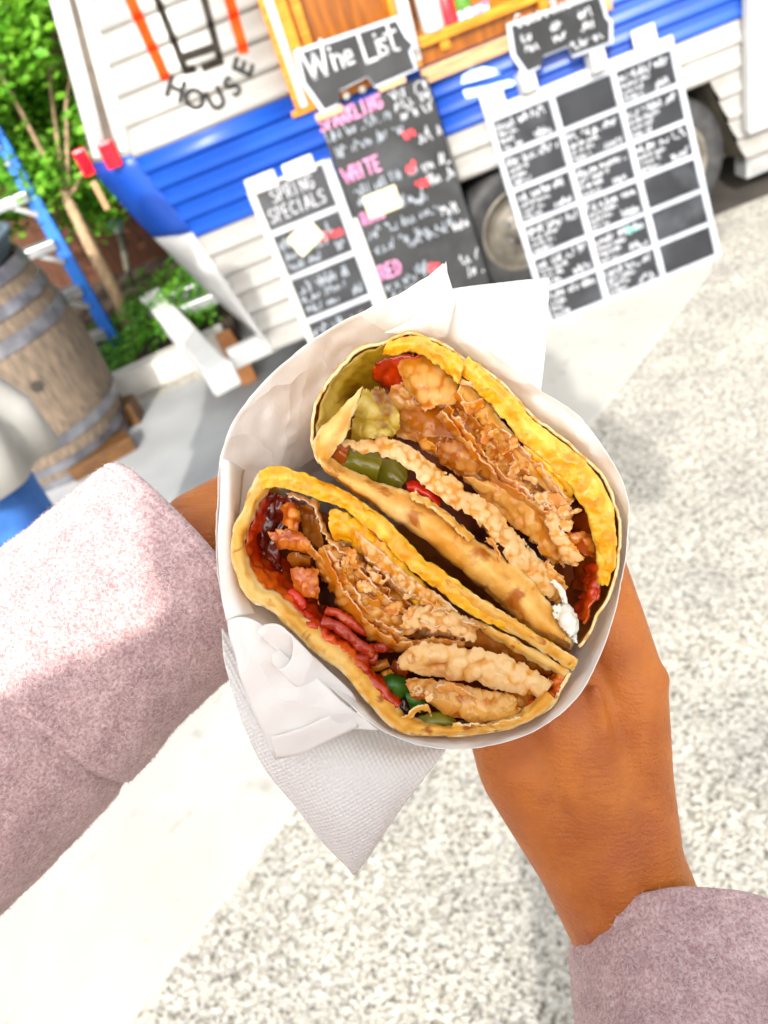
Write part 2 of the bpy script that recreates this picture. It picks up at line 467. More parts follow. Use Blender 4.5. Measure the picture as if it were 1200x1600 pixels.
# rear wall, roof, far side, underside
vs = []; n = len(out_prof)
for z, x in out_prof: vs += [(x, TY + .12, z), (x, TY + 2.0, z)]
MB(TO).add(vs, [(2*i, 2*i+1, 2*i+3, 2*i+2) for i in range(n - 1)]).build('rear_wall', M_trimwhite, tr)
MB(TO).prism([(-.12, TY - .02, ZT), (XR, TY - .02, ZT), (XR, TY + 2.02, ZT), (-.12, TY + 2.02, ZT)], (0, 0, .06)).build('roof', M_trimwhite, tr, bevel=.02)
MB(TO).box((-.15, TY + 2.0, .2), (XR, TY + 2.03, ZT)).build('far_wall', M_white, tr)
MB(TO).box((XR - .02, TY, .2), (XR + .02, TY + 2.0, ZT)).build('front_wall', M_white, tr)
MB(TO).box((-.15, TY + .03, .60), (XR, TY + 2.0, .63)).build('floor', M_dark, tr)
for xa_, xb_ in ((-.1, .62), (1.82, XR)): MB(TO).box((xa_, TY + .30, .19), (xb_, TY + .33, .60)).build('underbelly', M_dark, tr)
# raked corner trim on the white bottom, and the thin rear trim with its dark rubber slot
w = MB(TO)
for (z0, z1) in ((.20, .685),):
    w.beam((xat(side_prof, z0) - .012, TY - .006, z0), (xat(side_prof, z1) - .012, TY - .006, z1), .022, .02, (0, 1, 0))
w.build('corner_trim', M_trimwhite, tr, bevel=.003)
w = MB(TO); w.beam((-.372, TY + .026, 1.03), (-.187, TY + .026, 1.75), .030, .016, (0, 1, 0))
w.build('corner_slot', mat('weathered rubber', rgb('40372e'), rgb('6a6056'), 10, .6), tr)
w = MB(TO); w.beam((-.338, TY + .006, 1.0), (-.151, TY + .006, 1.75), .030, .020, (0, 1, 0)); w.build('corner_trim', M_trimwhite, tr, bevel=.004)
w = MB(TO); w.beam((-.432, TY + .086, 1.0), (-.25, TY + .086, 1.75), .034, .03, (0, 1, 0)); w.build('corner_trim', M_trimwhite, tr, bevel=.004)
c_ = S(173, 240, TY + .02); MB(TO).box((c_.x - .028, TY - .004, c_.z - .040), (c_.x + .024, TY + .05, c_.z + .040)).build('tail_lamp', M_red, tr, bevel=.006)
c_ = S(133, 252, TY + .14); MB(TO).box((c_.x - .022, TY + .11, c_.z - .042), (c_.x + .02, TY + .16, c_.z + .042)).build('tail_lamp', M_red, tr, bevel=.006)
c_ = S(157, 305, TY + .3); MB(TO).box((c_.x - .010, TY + .29, c_.z - .05), (c_.x + .010, TY + .31, c_.z + .05)).build('bracket', M_lightwood, tr)
# hatch side: doorway with orange timber lining and the counter
d0, d1, dz = DOOR
MB(TO).box((d0 - .032, TY - .03, dz), (d0 - .016, TY + .02, 1.95)).build('door_trim', M_orange, tr, bevel=.002)
MB(TO).box((d0 - .016, TY - .026, dz), (d0 + .010, TY + .02, 1.95)).build('door_trim', M_trimwhite, tr, bevel=.002)
MB(TO).box((d0 + .010, TY - .018, dz), (d0 + .048, TY + .10, 1.95)).build('door_jamb', M_orange, tr, bevel=.002)
MB(TO).box((d0 + .048, TY + .05, dz), (d0 + .058, TY + .10, 1.95)).build('door_gap', M_dark, tr)
MB(TO).box((d0 + .058, TY + .03, dz), (d0 + .092, TY + .10, 1.95)).build('door_frame', M_orange, tr, bevel=.002)
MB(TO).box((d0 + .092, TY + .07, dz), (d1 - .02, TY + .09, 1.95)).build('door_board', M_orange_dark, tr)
MB(TO).box((d1 - .02, TY + .01, dz), (d1, TY + .10, 1.95)).build('door_frame', M_orange, tr, bevel=.002)
MB(TO).box((d1, TY - .03, dz), (d1 + .035, TY + .10, 1.95)).build('hatch_post', M_trimwhite, tr, bevel=.003)
MB(TO).box((d0 - .05, TY - .02, dz - .02), (d1 + .036, TY + .06, dz)).build('door_sill', M_orange, tr, bevel=.003)
h0, h1, hz = HATCH
MB(TO).box((h0 - .004, TY - .055, hz), (h1, TY + .35, hz + .030)).build('counter', M_orange, tr, bevel=.003)
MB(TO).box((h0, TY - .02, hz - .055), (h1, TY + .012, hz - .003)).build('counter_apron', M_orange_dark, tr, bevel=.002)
for xx in (h0 + .06, h0 + .40): MB(TO).box((xx, TY - .045, hz - .03), (xx + .03, TY - .022, hz - .002)).build('counter_bracket', M_orange, tr)
MB(TO).box((d1 + .02, TY - .040, hz - .105), (h1 + .01, TY - .016, hz - .060)).build('counter_beam', M_lightwood, tr, bevel=.003)
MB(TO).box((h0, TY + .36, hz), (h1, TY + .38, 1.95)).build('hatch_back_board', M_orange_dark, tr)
MB(TO).box((h1, TY - .02, hz), (h1 + .03, TY + .36, 1.95)).build('hatch_frame', M_orange, tr)
MB(TO).box((d0 - .05, TY - .02, 1.95), (h1 + .03, TY + .37, 1.98)).build('hatch_header', M_orange, tr)
# wheel arch and chassis
MB(TO).add([(x, TY + .012, z) for x, z in ARCH] + [(x, TY + .42, z) for x, z in ARCH], [(0, 1, 5, 4), (1, 2, 6, 5), (2, 3, 7, 6), (4, 5, 6, 7)]).build('wheel_well', mat('mud spattered steel', (.04, .035, .025), (.11, .09, .06), 9, .8), tr)
for xa_, xb_ in ((0, .66), (1.75, XR)): MB(TO).beam((xa_, TY + .16, .21), (xb_, TY + .16, .21), .05, .08).build('chassis_rail', M_dark, tr)
WR = .245
def wheel(x):
    t_ = MB(TO).lathe([(WR*.62, -.075), (WR*.80, -.085), (WR*.94, -.078), (WR, -.05), (WR, .05), (WR*.94, .078), (WR*.80, .085), (WR*.62, .075)], (x, TY + .13, WR), 'Y', 40, False).build('tyre', M_tyre, tr, smooth=True)
    MB(TO).lathe([(WR*.66, .080), (WR*.62, .086), (WR*.58, .07), (WR*.50, .045), (WR*.36, .05), (WR*.30, .062), (WR*.22, .062), (WR*.20, .085), (.001, .088)], (x, TY + .13, WR), 'Y', 32, False).build('rim', M_hub, t_, smooth=True)
    for k in range(5):
        a = 2*pi*k/5; MB(TO).lathe([(.010, .05), (.010, .075), (.001, .078)], (x + .055*cos(a), TY + .13, WR + .055*sin(a)), 'Y', 8, False).build('lug_nut', M_hoop, t_)
wheel(.905); wheel(1.515)
# white panel box at the right-hand end
px0 = S(1168, 30, TY - .06).x
MB(TO).box((px0, TY - .075, .30), (px0 + .62, TY - .02, 2.0)).build('side_door', M_trimwhite, tr, bevel=.012)
MB(TO).box((px0 + .05, TY - .085, .38), (px0 + .57, TY - .072, 1.9)).build('door_inset', M_white, tr, bevel=.008)
MB(TO).box((1.82, TY + .02, .10), (2.6, TY + .10, .19)).build('step', M_alu, tr, bevel=.004)
# bumper at the rear
def bp_(p, h): v = gnd(p[0], p[1], h); return v
n0 = Vector((-.372, 2.66, .20)); f0 = Vector((-.660, 3.78, .20))
M_bump = mat('white bumper paint', (.66, .66, .65), (.74, .74, .73), 8, .45)
MB(TO).beam(n0, f0, .098, .088).build('bumper', M_bump, tr, bevel=.010)
MB(TO).beam(n0 - Vector((-.004, .018, 0)), n0 + (f0 - n0).normalized() * .05, .112, .102).build('bumper_cap', M_bump, tr, bevel=.012)
MB(TO).beam(f0 - (f0 - n0).normalized() * .05, f0 + (f0 - n0).normalized() * .02, .112, .102).build('bumper_cap', M_bump, tr, bevel=.012)
MB(TO).beam((-.33, 2.78, .205), (.1, 2.84, .205), .055, .075).build('bumper_arm', M_bump, tr, bevel=.006)
MB(TO).beam((-.58, 3.72, .205), (-.1, 3.72, .205), .055, .06).build('bumper_arm', M_alu, tr, bevel=.006)
MB(TO).beam((-.53, 3.50, .205), (-.1, 3.50, .205), .04, .05).build('bumper_arm', M_alu, tr, bevel=.006)

# painted emblem and lettering follow the pressed panels
PANELS = [(a, b_) for a, b_ in zip(zs_low, zs_low[1:])] + [(a, b_) for a, b_ in zip(zs_blue, zs_blue[1:])]
z = .972
while z < ZT - .01:
    PANELS.append((z, min(z + .083, ZT))); z += .083
def siding_y(z, lift=.0060):
    for a, b_ in PANELS:
        if a <= z <= b_: return TY + float(np.interp((z - a) / (b_ - a), [p[0] for p in SPROF], [p[1] for p in SPROF])) - lift
    return TY - lift
def stroke_mesh(mb, pts, wid, org, U, Wv, N, off):
    P = [org + U * a + Wv * b + N * off for a, b in pts]
    for p, q in zip(P, P[1:]):
        if (q - p).length < 1e-5: continue
        d = (q - p).normalized(); r = d.cross(N).normalized() * wid / 2; e = d * wid * .35
        mb.add([p - e + r, q + e + r, q + e - r, p - e - r], [(0, 1, 2, 3)])
def paint(name, segs, wid, m, parent):
    mb = MB(parent.location)
    for (a, b_) in segs:
        p, q_ = S(a[0], a[1], TY - .006), S(b_[0], b_[1], TY - .006)
        d = Vector((q_.x - p.x, 0, q_.z - p.z)); n_ = max(2, int(d.length / .003)); u = d.normalized(); r = Vector((u.z, 0, -u.x)) * wid / 2
        p = p - u * wid * .3; d = d + u * wid * .6; row = []
        for i in range(n_ + 1):
            c = p + d * i / n_
            for e_ in (-1, 1):
                v = c + r * e_; v.y = siding_y(v.z); row.append(v)
        mb.add(row, [(2*i, 2*i+1, 2*i+3, 2*i+2) for i in range(n_)])
    return mb.build(name, m, parent)
M_signred = mat('orange red paint', rgb('d83004'), rgb('e44010'), 20, .85, spec=.08)
M_signblk = mat('black sign paint', (.018, .015, .012), (.03, .026, .022), 20, .85, spec=.08)
M_signgrey = mat('dark grey sign paint', (.025, .025, .025), (.05, .05, .05), 20, .85, spec=.08)
paint('emblem_stroke', [((202, -4), (258, 120))], .030, M_signred, tr)
paint('emblem_stroke', [((353, -20), (380, 78))], .030, M_signred, tr)
paint('emblem_frame', [((238, -20), (290, 110)), ((290, 110), (302, 107)), ((314, -20), (344, 95)), ((344, 95), (318, 105)), ((284, 90), (338, 72))], .021, M_signblk, tr)
def text_mesh(s, size):
    cu = bpy.data.curves.new('txt', 'FONT'); cu.body = s; cu.size = size; cu.align_x = 'CENTER'; cu.align_y = 'CENTER'; cu.resolution_u = 3; cu.offset = size * .035
    o = bpy.data.objects.new('txt', cu); COL.objects.link(o)
    dg = bpy.context.evaluated_depsgraph_get(); dg.update()
    me = bpy.data.meshes.new_from_object(o.evaluated_get(dg))
    bpy.data.objects.remove(o, do_unlink=True)
    return me
for ch, (px, py), an in zip('HOUSE', ((274, 140), (304, 156), (338, 156), (364, 136), (381, 106)), (-42, -18, 6, 28, 48)):
    me = text_mesh(ch, .072); bm = bmesh.new(); bm.from_mesh(me)
    bmesh.ops.triangulate(bm, faces=bm.faces); bmesh.ops.subdivide_edges(bm, edges=bm.edges, cuts=3, use_grid_fill=True)
    p = S(px, py, TY - .006); ca, sa = cos(radians(an)), sin(radians(an))
    for v in bm.verts:
        x, z_ = v.co.x * 1.15, v.co.y * 1.15; X, Z = p.x + x * ca - z_ * sa, p.z + x * sa + z_ * ca
        v.co = Vector((X, siding_y(Z), Z)) - TO
    bm.to_mesh(me); bm.free(); me.materials.clear()
    link('letter', me, M_signgrey, tr)
# pale cloche mark on the blue band
M_pale = mat('pale blue paint', rgb('9ec0f0'), rgb('bcd6fa'), 14, .4)
mb = MB(TO)
def blob(mb, poly):
    P_ = [S(x, y, TY - .006) for x, y in poly]; c = sum(P_, Vector()) / len(P_); rings = []
    for k in np.linspace(1, 0, 9):
        for v in P_:
            w_ = c + (v - c) * float(k); w_.y = siding_y(w_.z); rings.append(w_)
    n_ = len(P_); mb.add(rings, [(i*n_+j, i*n_+(j+1) % n_, (i+1)*n_+(j+1) % n_, (i+1)*n_+j) for i in range(8) for j in range(n_)])
blob(mb, [(718, 100), (722, 94), (732, 92), (741, 96), (742, 102), (735, 106), (724, 107)])
blob(mb, [(719, 131), (722, 118), (735, 109), (755, 104), (772, 107), (781, 115), (770, 119), (745, 124)])
blob(mb, [(723, 141), (760, 134), (795, 124), (804, 127), (800, 133), (760, 145), (727, 154)])
mb.build('cloche_mark', M_pale, tr)

# ================================================================== CHALKBOARDS
GL = {  # tiny stroke font, unit box, y up
 'W': [[(0,1),(.25,0),(.5,.7),(.75,0),(1,1)]], 'i': [[(.3,0),(.3,.55)],[(.3,.72),(.3,.78)]], 'n': [[(.05,0),(.05,.55)],[(.05,.4),(.3,.56),(.5,.45),(.5,0)]],
 'e': [[(.05,.28),(.5,.3),(.45,.52),(.2,.55),(.05,.3),(.15,.05),(.5,.05)]], 'L': [[(.1,1),(.1,0),(.6,0)]], 's': [[(.5,.5),(.2,.55),(.1,.42),(.45,.2),(.4,.03),(.05,.05)]],
 't': [[(.3,.85),(.3,.05),(.5,0)],[(.05,.58),(.55,.58)]], 'S': [[(.6,.9),(.3,1),(.05,.8),(.2,.55),(.5,.45),(.6,.2),(.35,0),(.05,.1)]], 'P': [[(.1,0),(.1,1),(.5,.95),(.6,.7),(.4,.5),(.1,.5)]],
 'A': [[(0,0),(.3,1),(.6,0)],[(.12,.38),(.48,.38)]], 'R': [[(.1,0),(.1,1),(.5,.95),(.58,.72),(.4,.52),(.1,.5)],[(.3,.5),(.6,0)]], 'K': [[(.1,0),(.1,1)],[(.55,1),(.1,.45),(.6,0)]],
 'I': [[(.25,0),(.25,1)]], 'N': [[(.08,0),(.08,1),(.58,0),(.58,1)]], 'G': [[(.6,.85),(.3,1),(.05,.7),(.05,.3),(.3,0),(.6,.15),(.6,.45),(.35,.45)]], 'H': [[(.08,0),(.08,1)],[(.56,0),(.56,1)],[(.08,.5),(.56,.5)]],
 'T': [[(0,1),(.6,1)],[(.3,1),(.3,0)]], 'E': [[(.55,1),(.1,1),(.1,0),(.55,0)],[(.1,.5),(.45,.5)]], 'O': [[(.3,0),(.05,.3),(.05,.7),(.3,1),(.58,.7),(.58,.3),(.3,0)]], 'D': [[(.1,0),(.1,1),(.4,.9),(.58,.5),(.4,.1),(.1,0)]],
 'C': [[(.6,.85),(.3,1),(.05,.7),(.05,.3),(.3,0),(.6,.15)]], 'o': [[(.25,0),(.05,.15),(.05,.4),(.25,.55),(.48,.4),(.48,.15),(.25,0)]], 'u': [[(.05,.55),(.05,.12),(.25,0),(.48,.12)],[(.48,.55),(.48,0)]], ' ': [],
 '/': [[(.1,-.1),(.45,1)]], '1': [[(.1,.8),(.3,1),(.3,0)]], '2': [[(.05,.8),(.3,1),(.52,.8),(.05,0),(.55,0)]], '5': [[(.5,1),(.1,1),(.08,.55),(.45,.55),(.5,.2),(.3,0),(.05,.08)]], '8': [[(.3,.5),(.08,.75),(.3,1),(.5,.75),(.3,.5),(.05,.25),(.3,0),(.55,.25),(.3,.5)]], '9': [[(.5,.7),(.3,.5),(.08,.72),(.3,1),(.5,.75),(.42,0)]],
}
def write(mb, F, s, x, y, h, wid, adv=.78, slant=0.0):
    """F = (origin, U, Wv, N) of a board; x,y metres on the board"""
    for ch in s:
        for pl in GL.get(ch, []):
            stroke_mesh(mb, [(x + (a + b * slant) * h * .8, y + b * h) for a, b in pl], wid, *F, random.uniform(.0012, .0016))
        x += h * (adv if ch.isupper() or ch.isdigit() else (.35 if ch in ' i' else .55))
    return x
def scrib(mb, F, x0, x1, y, h, wid):
    """a chalk line too small to read: close up-and-down pen strokes broken into words"""
    x = x0
    while x < x1:
        wl_ = min(x1 - x, random.uniform(.03, .075)); pts = []; xx = x
        while xx < x + wl_:
            lv_ = random.choice((0, 0, .05, .5, .55, .6, .95, -.12))
            pts.append((xx, y + (lv_ + random.uniform(-.06, .06)) * h)); xx += h * random.uniform(.04, .17)
            if random.random() < .12 and len(pts) > 1:
                stroke_mesh(mb, pts, wid, *F, random.uniform(.0012, .0018)); pts = []; xx += h * .1
        if len(pts) > 1: stroke_mesh(mb, pts, wid, *F, random.uniform(.0012, .0018))
        x += wl_ + h * .55
def board_frame(yb, L, x0, zb=0.0):
    L = radians(L); up = Vector((0, sin(L), cos(L))); N = Vector((0, -cos(L), sin(L)))
    return Vector((x0, yb, zb)), Vector((1, 0, 0)), up, N
def uv(px, py, F):
    p = onplane(px, py, F[0], F[3]) - F[0]
    return p.dot(F[1]), p.dot(F[2])
def slab(mb, F, x0, x1, y0, y1, t0, t1):
    o, U, W, N = F
    vs = [o + U*a + W*b + N*c for c in (t0, t1) for a, b in ((x0, y0), (x1, y0), (x1, y1), (x0, y1))]
    mb.add(vs, [(3,2,1,0),(4,5,6,7),(0,1,5,4),(1,2,6,5),(2,3,7,6),(3,0,4,7)])
    return mb
def polyslab(mb, F, poly, t0, t1):
    o, U, W, N = F
    return mb.prism([o + U*a + W*b + N*t0 for a, b in poly], N * (t1 - t0))

# --- big menu board with 18 cards
F = board_frame(2.45, 20, .825)
mbd = empty('menu_board', F[0], 'white framed board of eighteen black menu cards leaning beside the trailer wheel', 'menu board')
BW, BH = .672, .765
O = mbd.location
slab(MB(O), F, 0, BW, .012, BH, -.022, -.004).build('backing_board', M_trimwhite, mbd, bevel=.003)
cols = [0, .224, .448, BW]; rows_ = [.012 + (BH - .035 - .012) * k / 6 for k in range(7)]
slab(MB(O), F, -.008, BW + .008, BH - .03, BH, -.003, .012).build('top_rail', M_trimwhite, mbd, bevel=.003)
for x in (-.008, .219, .443, BW - .010): slab(MB(O), F, x, x + .020, .006, BH - .031, -.0035, .0085).build('upright_strip', M_frame, mbd)
for r in range(7):
    for c in range(3):
        slab(MB(O), F, cols[c] + .013, cols[c + 1] - .006, rows_[r] - .008, rows_[r] + .008, -.003, .006).build('crosswise_strip', M_frame, mbd, bevel=.002)
blank = {(5, 1), (0, 2), (1, 2), (2, 2)}
for r in range(6):
    for c in range(3):
        x0, x1, y0, y1 = cols[c] + .014, cols[c + 1] - .007, rows_[r] + .009, rows_[r + 1] - .009
        cdm = slab(MB(O), F, x0, x1, y0, y1, -.003, .001).build('menu_card', M_slate2, mbd)
        if (r, c) in blank: continue
        h = y1 - y0; wt = MB(O)
        full = .95 if (r, c) not in ((5, 0), (4, 0), (0, 0)) else .62
        scrib(wt, F, x0 + .008, x0 + (x1 - x0) * .95, y1 - h * .30, h * .24, .0042)
        scrib(wt, F, x0 + .010, x0 + (x1 - x0) * .62 * full, y1 - h * .52, h * .14, .0032)
        scrib(wt, F, x0 + .010, x0 + (x1 - x0) * .48 * full, y1 - h * .72, h * .14, .0032)
        scrib(wt, F, x0 + .010, x0 + (x1 - x0) * .38, y1 - h * .95, h * .15, .0032)
        if (r + c) % 2 or c == 1: scrib(wt, F, x0 + (x1 - x0) * .62, x1 - .012, y1 - h * .92, h * .22, .005)
        wt.build('writing', M_chalk, cdm)
        if (r, c) == (1, 1):
            w2 = MB(O); scrib(w2, F, x0 + (x1-x0)*.62, x1 - .01, y1 - h * .34, h * .26, .006); w2.build('writing', M_teal, cdm)
for px, py in ((768, 160), (1004, 66)):
    a, b_ = uv(px, py, F); slab(MB(O), F, a - .042, a + .042, BH - .018, BH + .055, .013, .026).build('clip', M_trimwhite, mbd, bevel=.005)
slab(MB(O), F, BW - .10, BW - .045, -.004, .012, -.03, .03).build('foot', M_trimwhite, mbd)
slab(MB(O), F, .045, .10, -.004, .012, -.03, .03).build('foot', M_trimwhite, mbd)
# --- small guest board above it
F2 = board_frame(2.45, 20, .825)
gl = [(790,36),(799,90),(818,117),(842,108),(843,90),(888,72),(893,90),(957,68),(957,33),(947,27),(936,-6),(900,0)]
gl = [(790,38),(798,88),(819,118),(843,107),(845,91),(887,74),(894,91),(957,68),(956,34),(949,26),(938,-12),(912,-3)]
Fg = (F2[0] + F2[3] * .070, F2[1], F2[2], F2[3])
gb = empty('rose_sign', F2[0] + F2[2] * BH, 'small black notched plaque with chalk prices above the eighteen card menu', 'chalkboard sign')
poly = [uv(x, y, Fg) for x, y in gl]
cxp = sum(p[0] for p in poly) / len(poly); cyp = sum(p[1] for p in poly) / len(poly)
polyslab(MB(gb.location), Fg, [(cxp + (a - cxp) * 1.0, cyp + (b - cyp) * 1.0) for a, b in poly], 0, .006).build('edging', M_frame, gb)
polyslab(MB(gb.location), Fg, [(cxp + (a - cxp) * .92, cyp + (b - cyp) * .88) for a, b in poly], .0062, .0082).build('panel', M_slate, gb)
Fw = (Fg[0] + Fg[3] * .0075, Fg[1], Fg[2], Fg[3])
wt = MB(gb.location)
a0, b0 = uv(808, 44, Fw); write(wt, Fw, 'Guest Roses', a0, b0, .038, .0055, .70); wt.build('heading', M_chalk, gb)
for (px, py, hh) in ((816, 62, .022), (822, 78, .028), (862, 45, .022), (866, 62, .028), (905, 26, .022), (908, 44, .030)):
    a0, b0 = uv(px, py + 4, Fw); wt = MB(gb.location); scrib(wt, Fw, a0, a0 + .045, b0, hh, .0045); wt.build('writing_line', M_chalk, gb)
a0, b0 = uv(893, 78, Fw); wt = MB(gb.location); scrib(wt, Fw, a0, a0 + .11, b0, .022, .004); wt.build('writing_line', M_chalk, gb)
for px, py in ((826, 122), (936, 90)):
    a, b_ = uv(px, py, Fg); slab(MB(gb.location), Fg, a - .024, a + .024, b_ - .035, b_ + .03, -.058, -.001).build('support', M_trimwhite, gb)
# --- wine board
Fwine = board_frame(2.40, 15.5, 0)
Fwine = (Vector((onplane(497, 187, Fwine[0], Fwine[3]).x, 2.40, 0)), *Fwine[1:])
wb = empty('wine_board', Fwine[0], 'tall black wine chalkboard with pink headings beneath the notched wine sign', 'chalkboard')
WW = uv(668, 120, Fwine)[0]; WH = uv(580, 152, Fwine)[1]
slab(MB(wb.location), Fwine, 0, WW, 0, WH, -.016, 0).build('panel', M_slate, wb, bevel=.003)
wt = MB(wb.location); wp = MB(wb.location); wr = MB(wb.location); wg = MB(wb.location)
def at(px, py, F=Fwine): return uv(px, py, F)
for s, px, py, h in (('SPARKLING', 502, 206, .040), ('WHITE', 540, 287, .044), ('Rose', 568, 352, .036), ('RED', 596, 438, .046)):
    a, b_ = at(px, py); wp = MB(wb.location); write(wp, Fwine, s, a, b_, h, .0075, .60); wp.build('heading', M_pink, wb)
for (p0, x1, h) in (((512, 223), 612, .030), ((528, 246), 632, .032), ((556, 307), 655, .030), ((560, 322), 600, .026), ((575, 374), 690, .030), ((588, 398), 708, .034), ((640, 385), 700, .028), ((604, 455), 690, .03), ((610, 470), 680, .028), ((650, 320), 670, .03), ((628, 322), 668, .034), ((650, 425), 672, .026)):
    a, b_ = at(*p0); a2, _ = at(x1, p0[1] - (x1 - p0[0]) * .4); wg = MB(wb.location); scrib(wg, Fwine, a, max(a2, a + .04), b_, h, .0036); wg.build('writing_line', M_chalkgrey, wb)
for (p0, x1, h) in (((612, 160), 672, .044), ((618, 172), 680, .030), ((628, 188), 684, .034), ((655, 222), 694, .040), ((662, 268), 708, .034), ((672, 290), 715, .034), ((692, 338), 735, .032), ((708, 362), 742, .030), ((720, 413), 758, .032), ((732, 432), 765, .034)):
    a, b_ = at(*p0); a2, _ = at(x1, p0[1] - (x1 - p0[0]) * .4); wt = MB(wb.location); scrib(wt, Fwine, a, min(WW - .008, max(a2, a + .05)), b_, h, .0040); wt.build('writing_line', M_chalk, wb)
for px, py in ((640, 207), (645, 259), (660, 284), (680, 415)):
    a, b_ = at(px, py); wr = MB(wb.location); scrib(wr, Fwine, a - .022, a + .018, b_ - .012, .026, .010); wr.build('red_mark', M_redchalk, wb)
a, b_ = at(597, 316); Fc = Fwine
nt = slab(MB(Fwine[0]), Fwine, a - .058, a + .058, b_ - .036, b_ + .036, .003, .007).build('paper_note', M_cream, None, bevel=.002); nt.location = Fwine[0]
tag(nt, 'cream paper note stuck on the tall wine chalkboard', 'note')
# --- wine list plaque
Fpl = (Fwine[0] + Fwine[3] * .010, *Fwine[1:])
pl = [(458,80),(470,130),(503,178),(528,166),(527,145),(574,121),(586,138),(653,109),(643,80),(649,67),(637,55),(621,25)]
ws = empty('wine_sign', Fwine[0] + Fwine[2] * WH, 'notched black plaque chalked Wine List on top of the tall wine board', 'chalkboard sign')
poly = [uv(x, y, Fpl) for x, y in pl]; cxp = sum(p[0] for p in poly) / len(poly); cyp = sum(p[1] for p in poly) / len(poly)
polyslab(MB(ws.location), Fpl, poly, 0, .006).build('edging', M_frame, ws)
polyslab(MB(ws.location), Fpl, [(cxp + (a - cxp) * .93, cyp + (b - cyp) * .89) for a, b in poly], .0062, .0082).build('panel', M_slate, ws)
Fw = (Fpl[0] + Fpl[3] * .0075, *Fpl[1:])
wt = MB(ws.location)
for ch, px, py, hh, wd in (('W', 484, 127, .092, .010), ('i', 516, 113, .080, .008), ('n', 524, 110, .070, .008), ('e', 541, 104, .070, .008), ('L', 570, 99, .088, .010), ('i', 586, 92, .080, .008), ('s', 594, 89, .080, .008), ('t', 607, 84, .090, .008)):
    a0, b0 = uv(px, py, Fw); wt = MB(ws.location); write(wt, Fw, ch, a0, b0, hh, wd); wt.build('letter', M_chalk, ws)
for px, py in ((514, 176), (612, 130)):
    a, b_ = uv(px, py, Fpl); slab(MB(ws.location), Fpl, a - .045, a + .045, b_ - .012, b_ + .010, -.007, .004).build('support', M_lightwood, ws)
for px, py in ((541, 150), (566, 140)):
    a, b_ = uv(px, py, Fpl); o_ = Fpl[0] + Fpl[1]*a + Fpl[2]*b_
    m_ = MB(ws.location); m_.tube([o_ + Fpl[3]*-.006, o_ + Fpl[3]*.004], .010, 14); m_.build('rivet', M_hub, ws)
# --- spring specials board
Fs = board_frame(2.40, 15.5, 0)
Fs = (Vector((-.012, 2.40, 0)), *Fs[1:])
sb = empty('specials_board', Fs[0], 'narrow spring specials chalkboard with white frame left of the wine board', 'chalkboard')
SW, SH = .262, uv(450, 272, Fs)[1]
slab(MB(sb.location), Fs, 0, SW, 0, SH, -.014, -.002).build('backing_board', M_trimwhite, sb, bevel=.003)
slab(MB(sb.location), Fs, -.012, .012, 0, SH - .004, -.001, .010).build('side_rail', M_trimwhite, sb, bevel=.002)
slab(MB(sb.location), Fs, SW - .016, SW + .016, 0, SH - .004, -.001, .012).build('side_rail', M_frame, sb, bevel=.002)
slab(MB(sb.location), Fs, SW + .016, SW + .034, 0.02, SH - .2, -.006, .006).build('side_rail', M_trimwhite, sb, bevel=.002)
rz_ = [.02, SH - .60, SH - .452, SH - .30, SH - .150, SH]
wts = MB(sb.location)
for k in range(5):
    cdm = slab(MB(sb.location), Fs, .013, SW - .017, rz_[k] + .010, rz_[k + 1] - .010, -.001, .003).build('menu_card', M_slate2, sb)
    slab(MB(sb.location), Fs, .013, SW - .017, rz_[k] - .009, rz_[k] + .009, -.001, .007).build('crosswise_strip', M_frame, sb, bevel=.002)
    wt = MB(sb.location); y1 = rz_[k + 1] - .012; h = y1 - rz_[k] - .012; Fk = (Fs[0] + Fs[3] * .003, *Fs[1:])
    if k == 4:
        write(wt, Fk, 'SPRING', .055, y1 - h * .42, h * .32, .0045, .62); write(wt, Fk, 'SPECIALS', .025, y1 - h * .85, h * .32, .0045, .62)
    else:
        scrib(wt, Fk, .022, SW * .78, y1 - h * .36, h * .28, .0045); scrib(wt, Fk, .024, SW * .70, y1 - h * .62, h * .18, .0035)
        scrib(wt, Fk, .024, SW * .55, y1 - h * .90, h * .18, .0035); scrib(wt, Fk, SW * .76, SW - .03, y1 - h * .88, h * .22, .005)
    wt.build('writing', M_chalkgrey if k != 4 else M_chalk, cdm)
    if k == 3:
        w2 = MB(sb.location); scrib(w2, Fk, SW * .58, SW - .03, y1 - h * .52, h * .2, .007); w2.build('writing', M_redchalk, cdm)
for px, py in ((406, 279), (464, 255)):
    a, b_ = uv(px, py, Fs); slab(MB(sb.location), Fs, a - .052, a + .052, SH - .022, SH + .030, .006, .018).build('clip', M_trimwhite, sb, bevel=.005)
a, b_ = uv(477, 371, Fs)
R_ = 22
oo = Fs[0] + Fs[1]*a + Fs[2]*b_; U2 = Fs[1]*cos(radians(R_)) + Fs[2]*sin(radians(R_)); W2 = Fs[3].cross(U2)
nt = slab(MB(oo), (oo, U2, W2, Fs[3]), -.050, .050, -.038, .038, .010, .013).build('paper_note', M_cream, None, bevel=.002); nt.location = oo
tag(nt, 'cream paper note tilted on the narrow spring specials board', 'note')

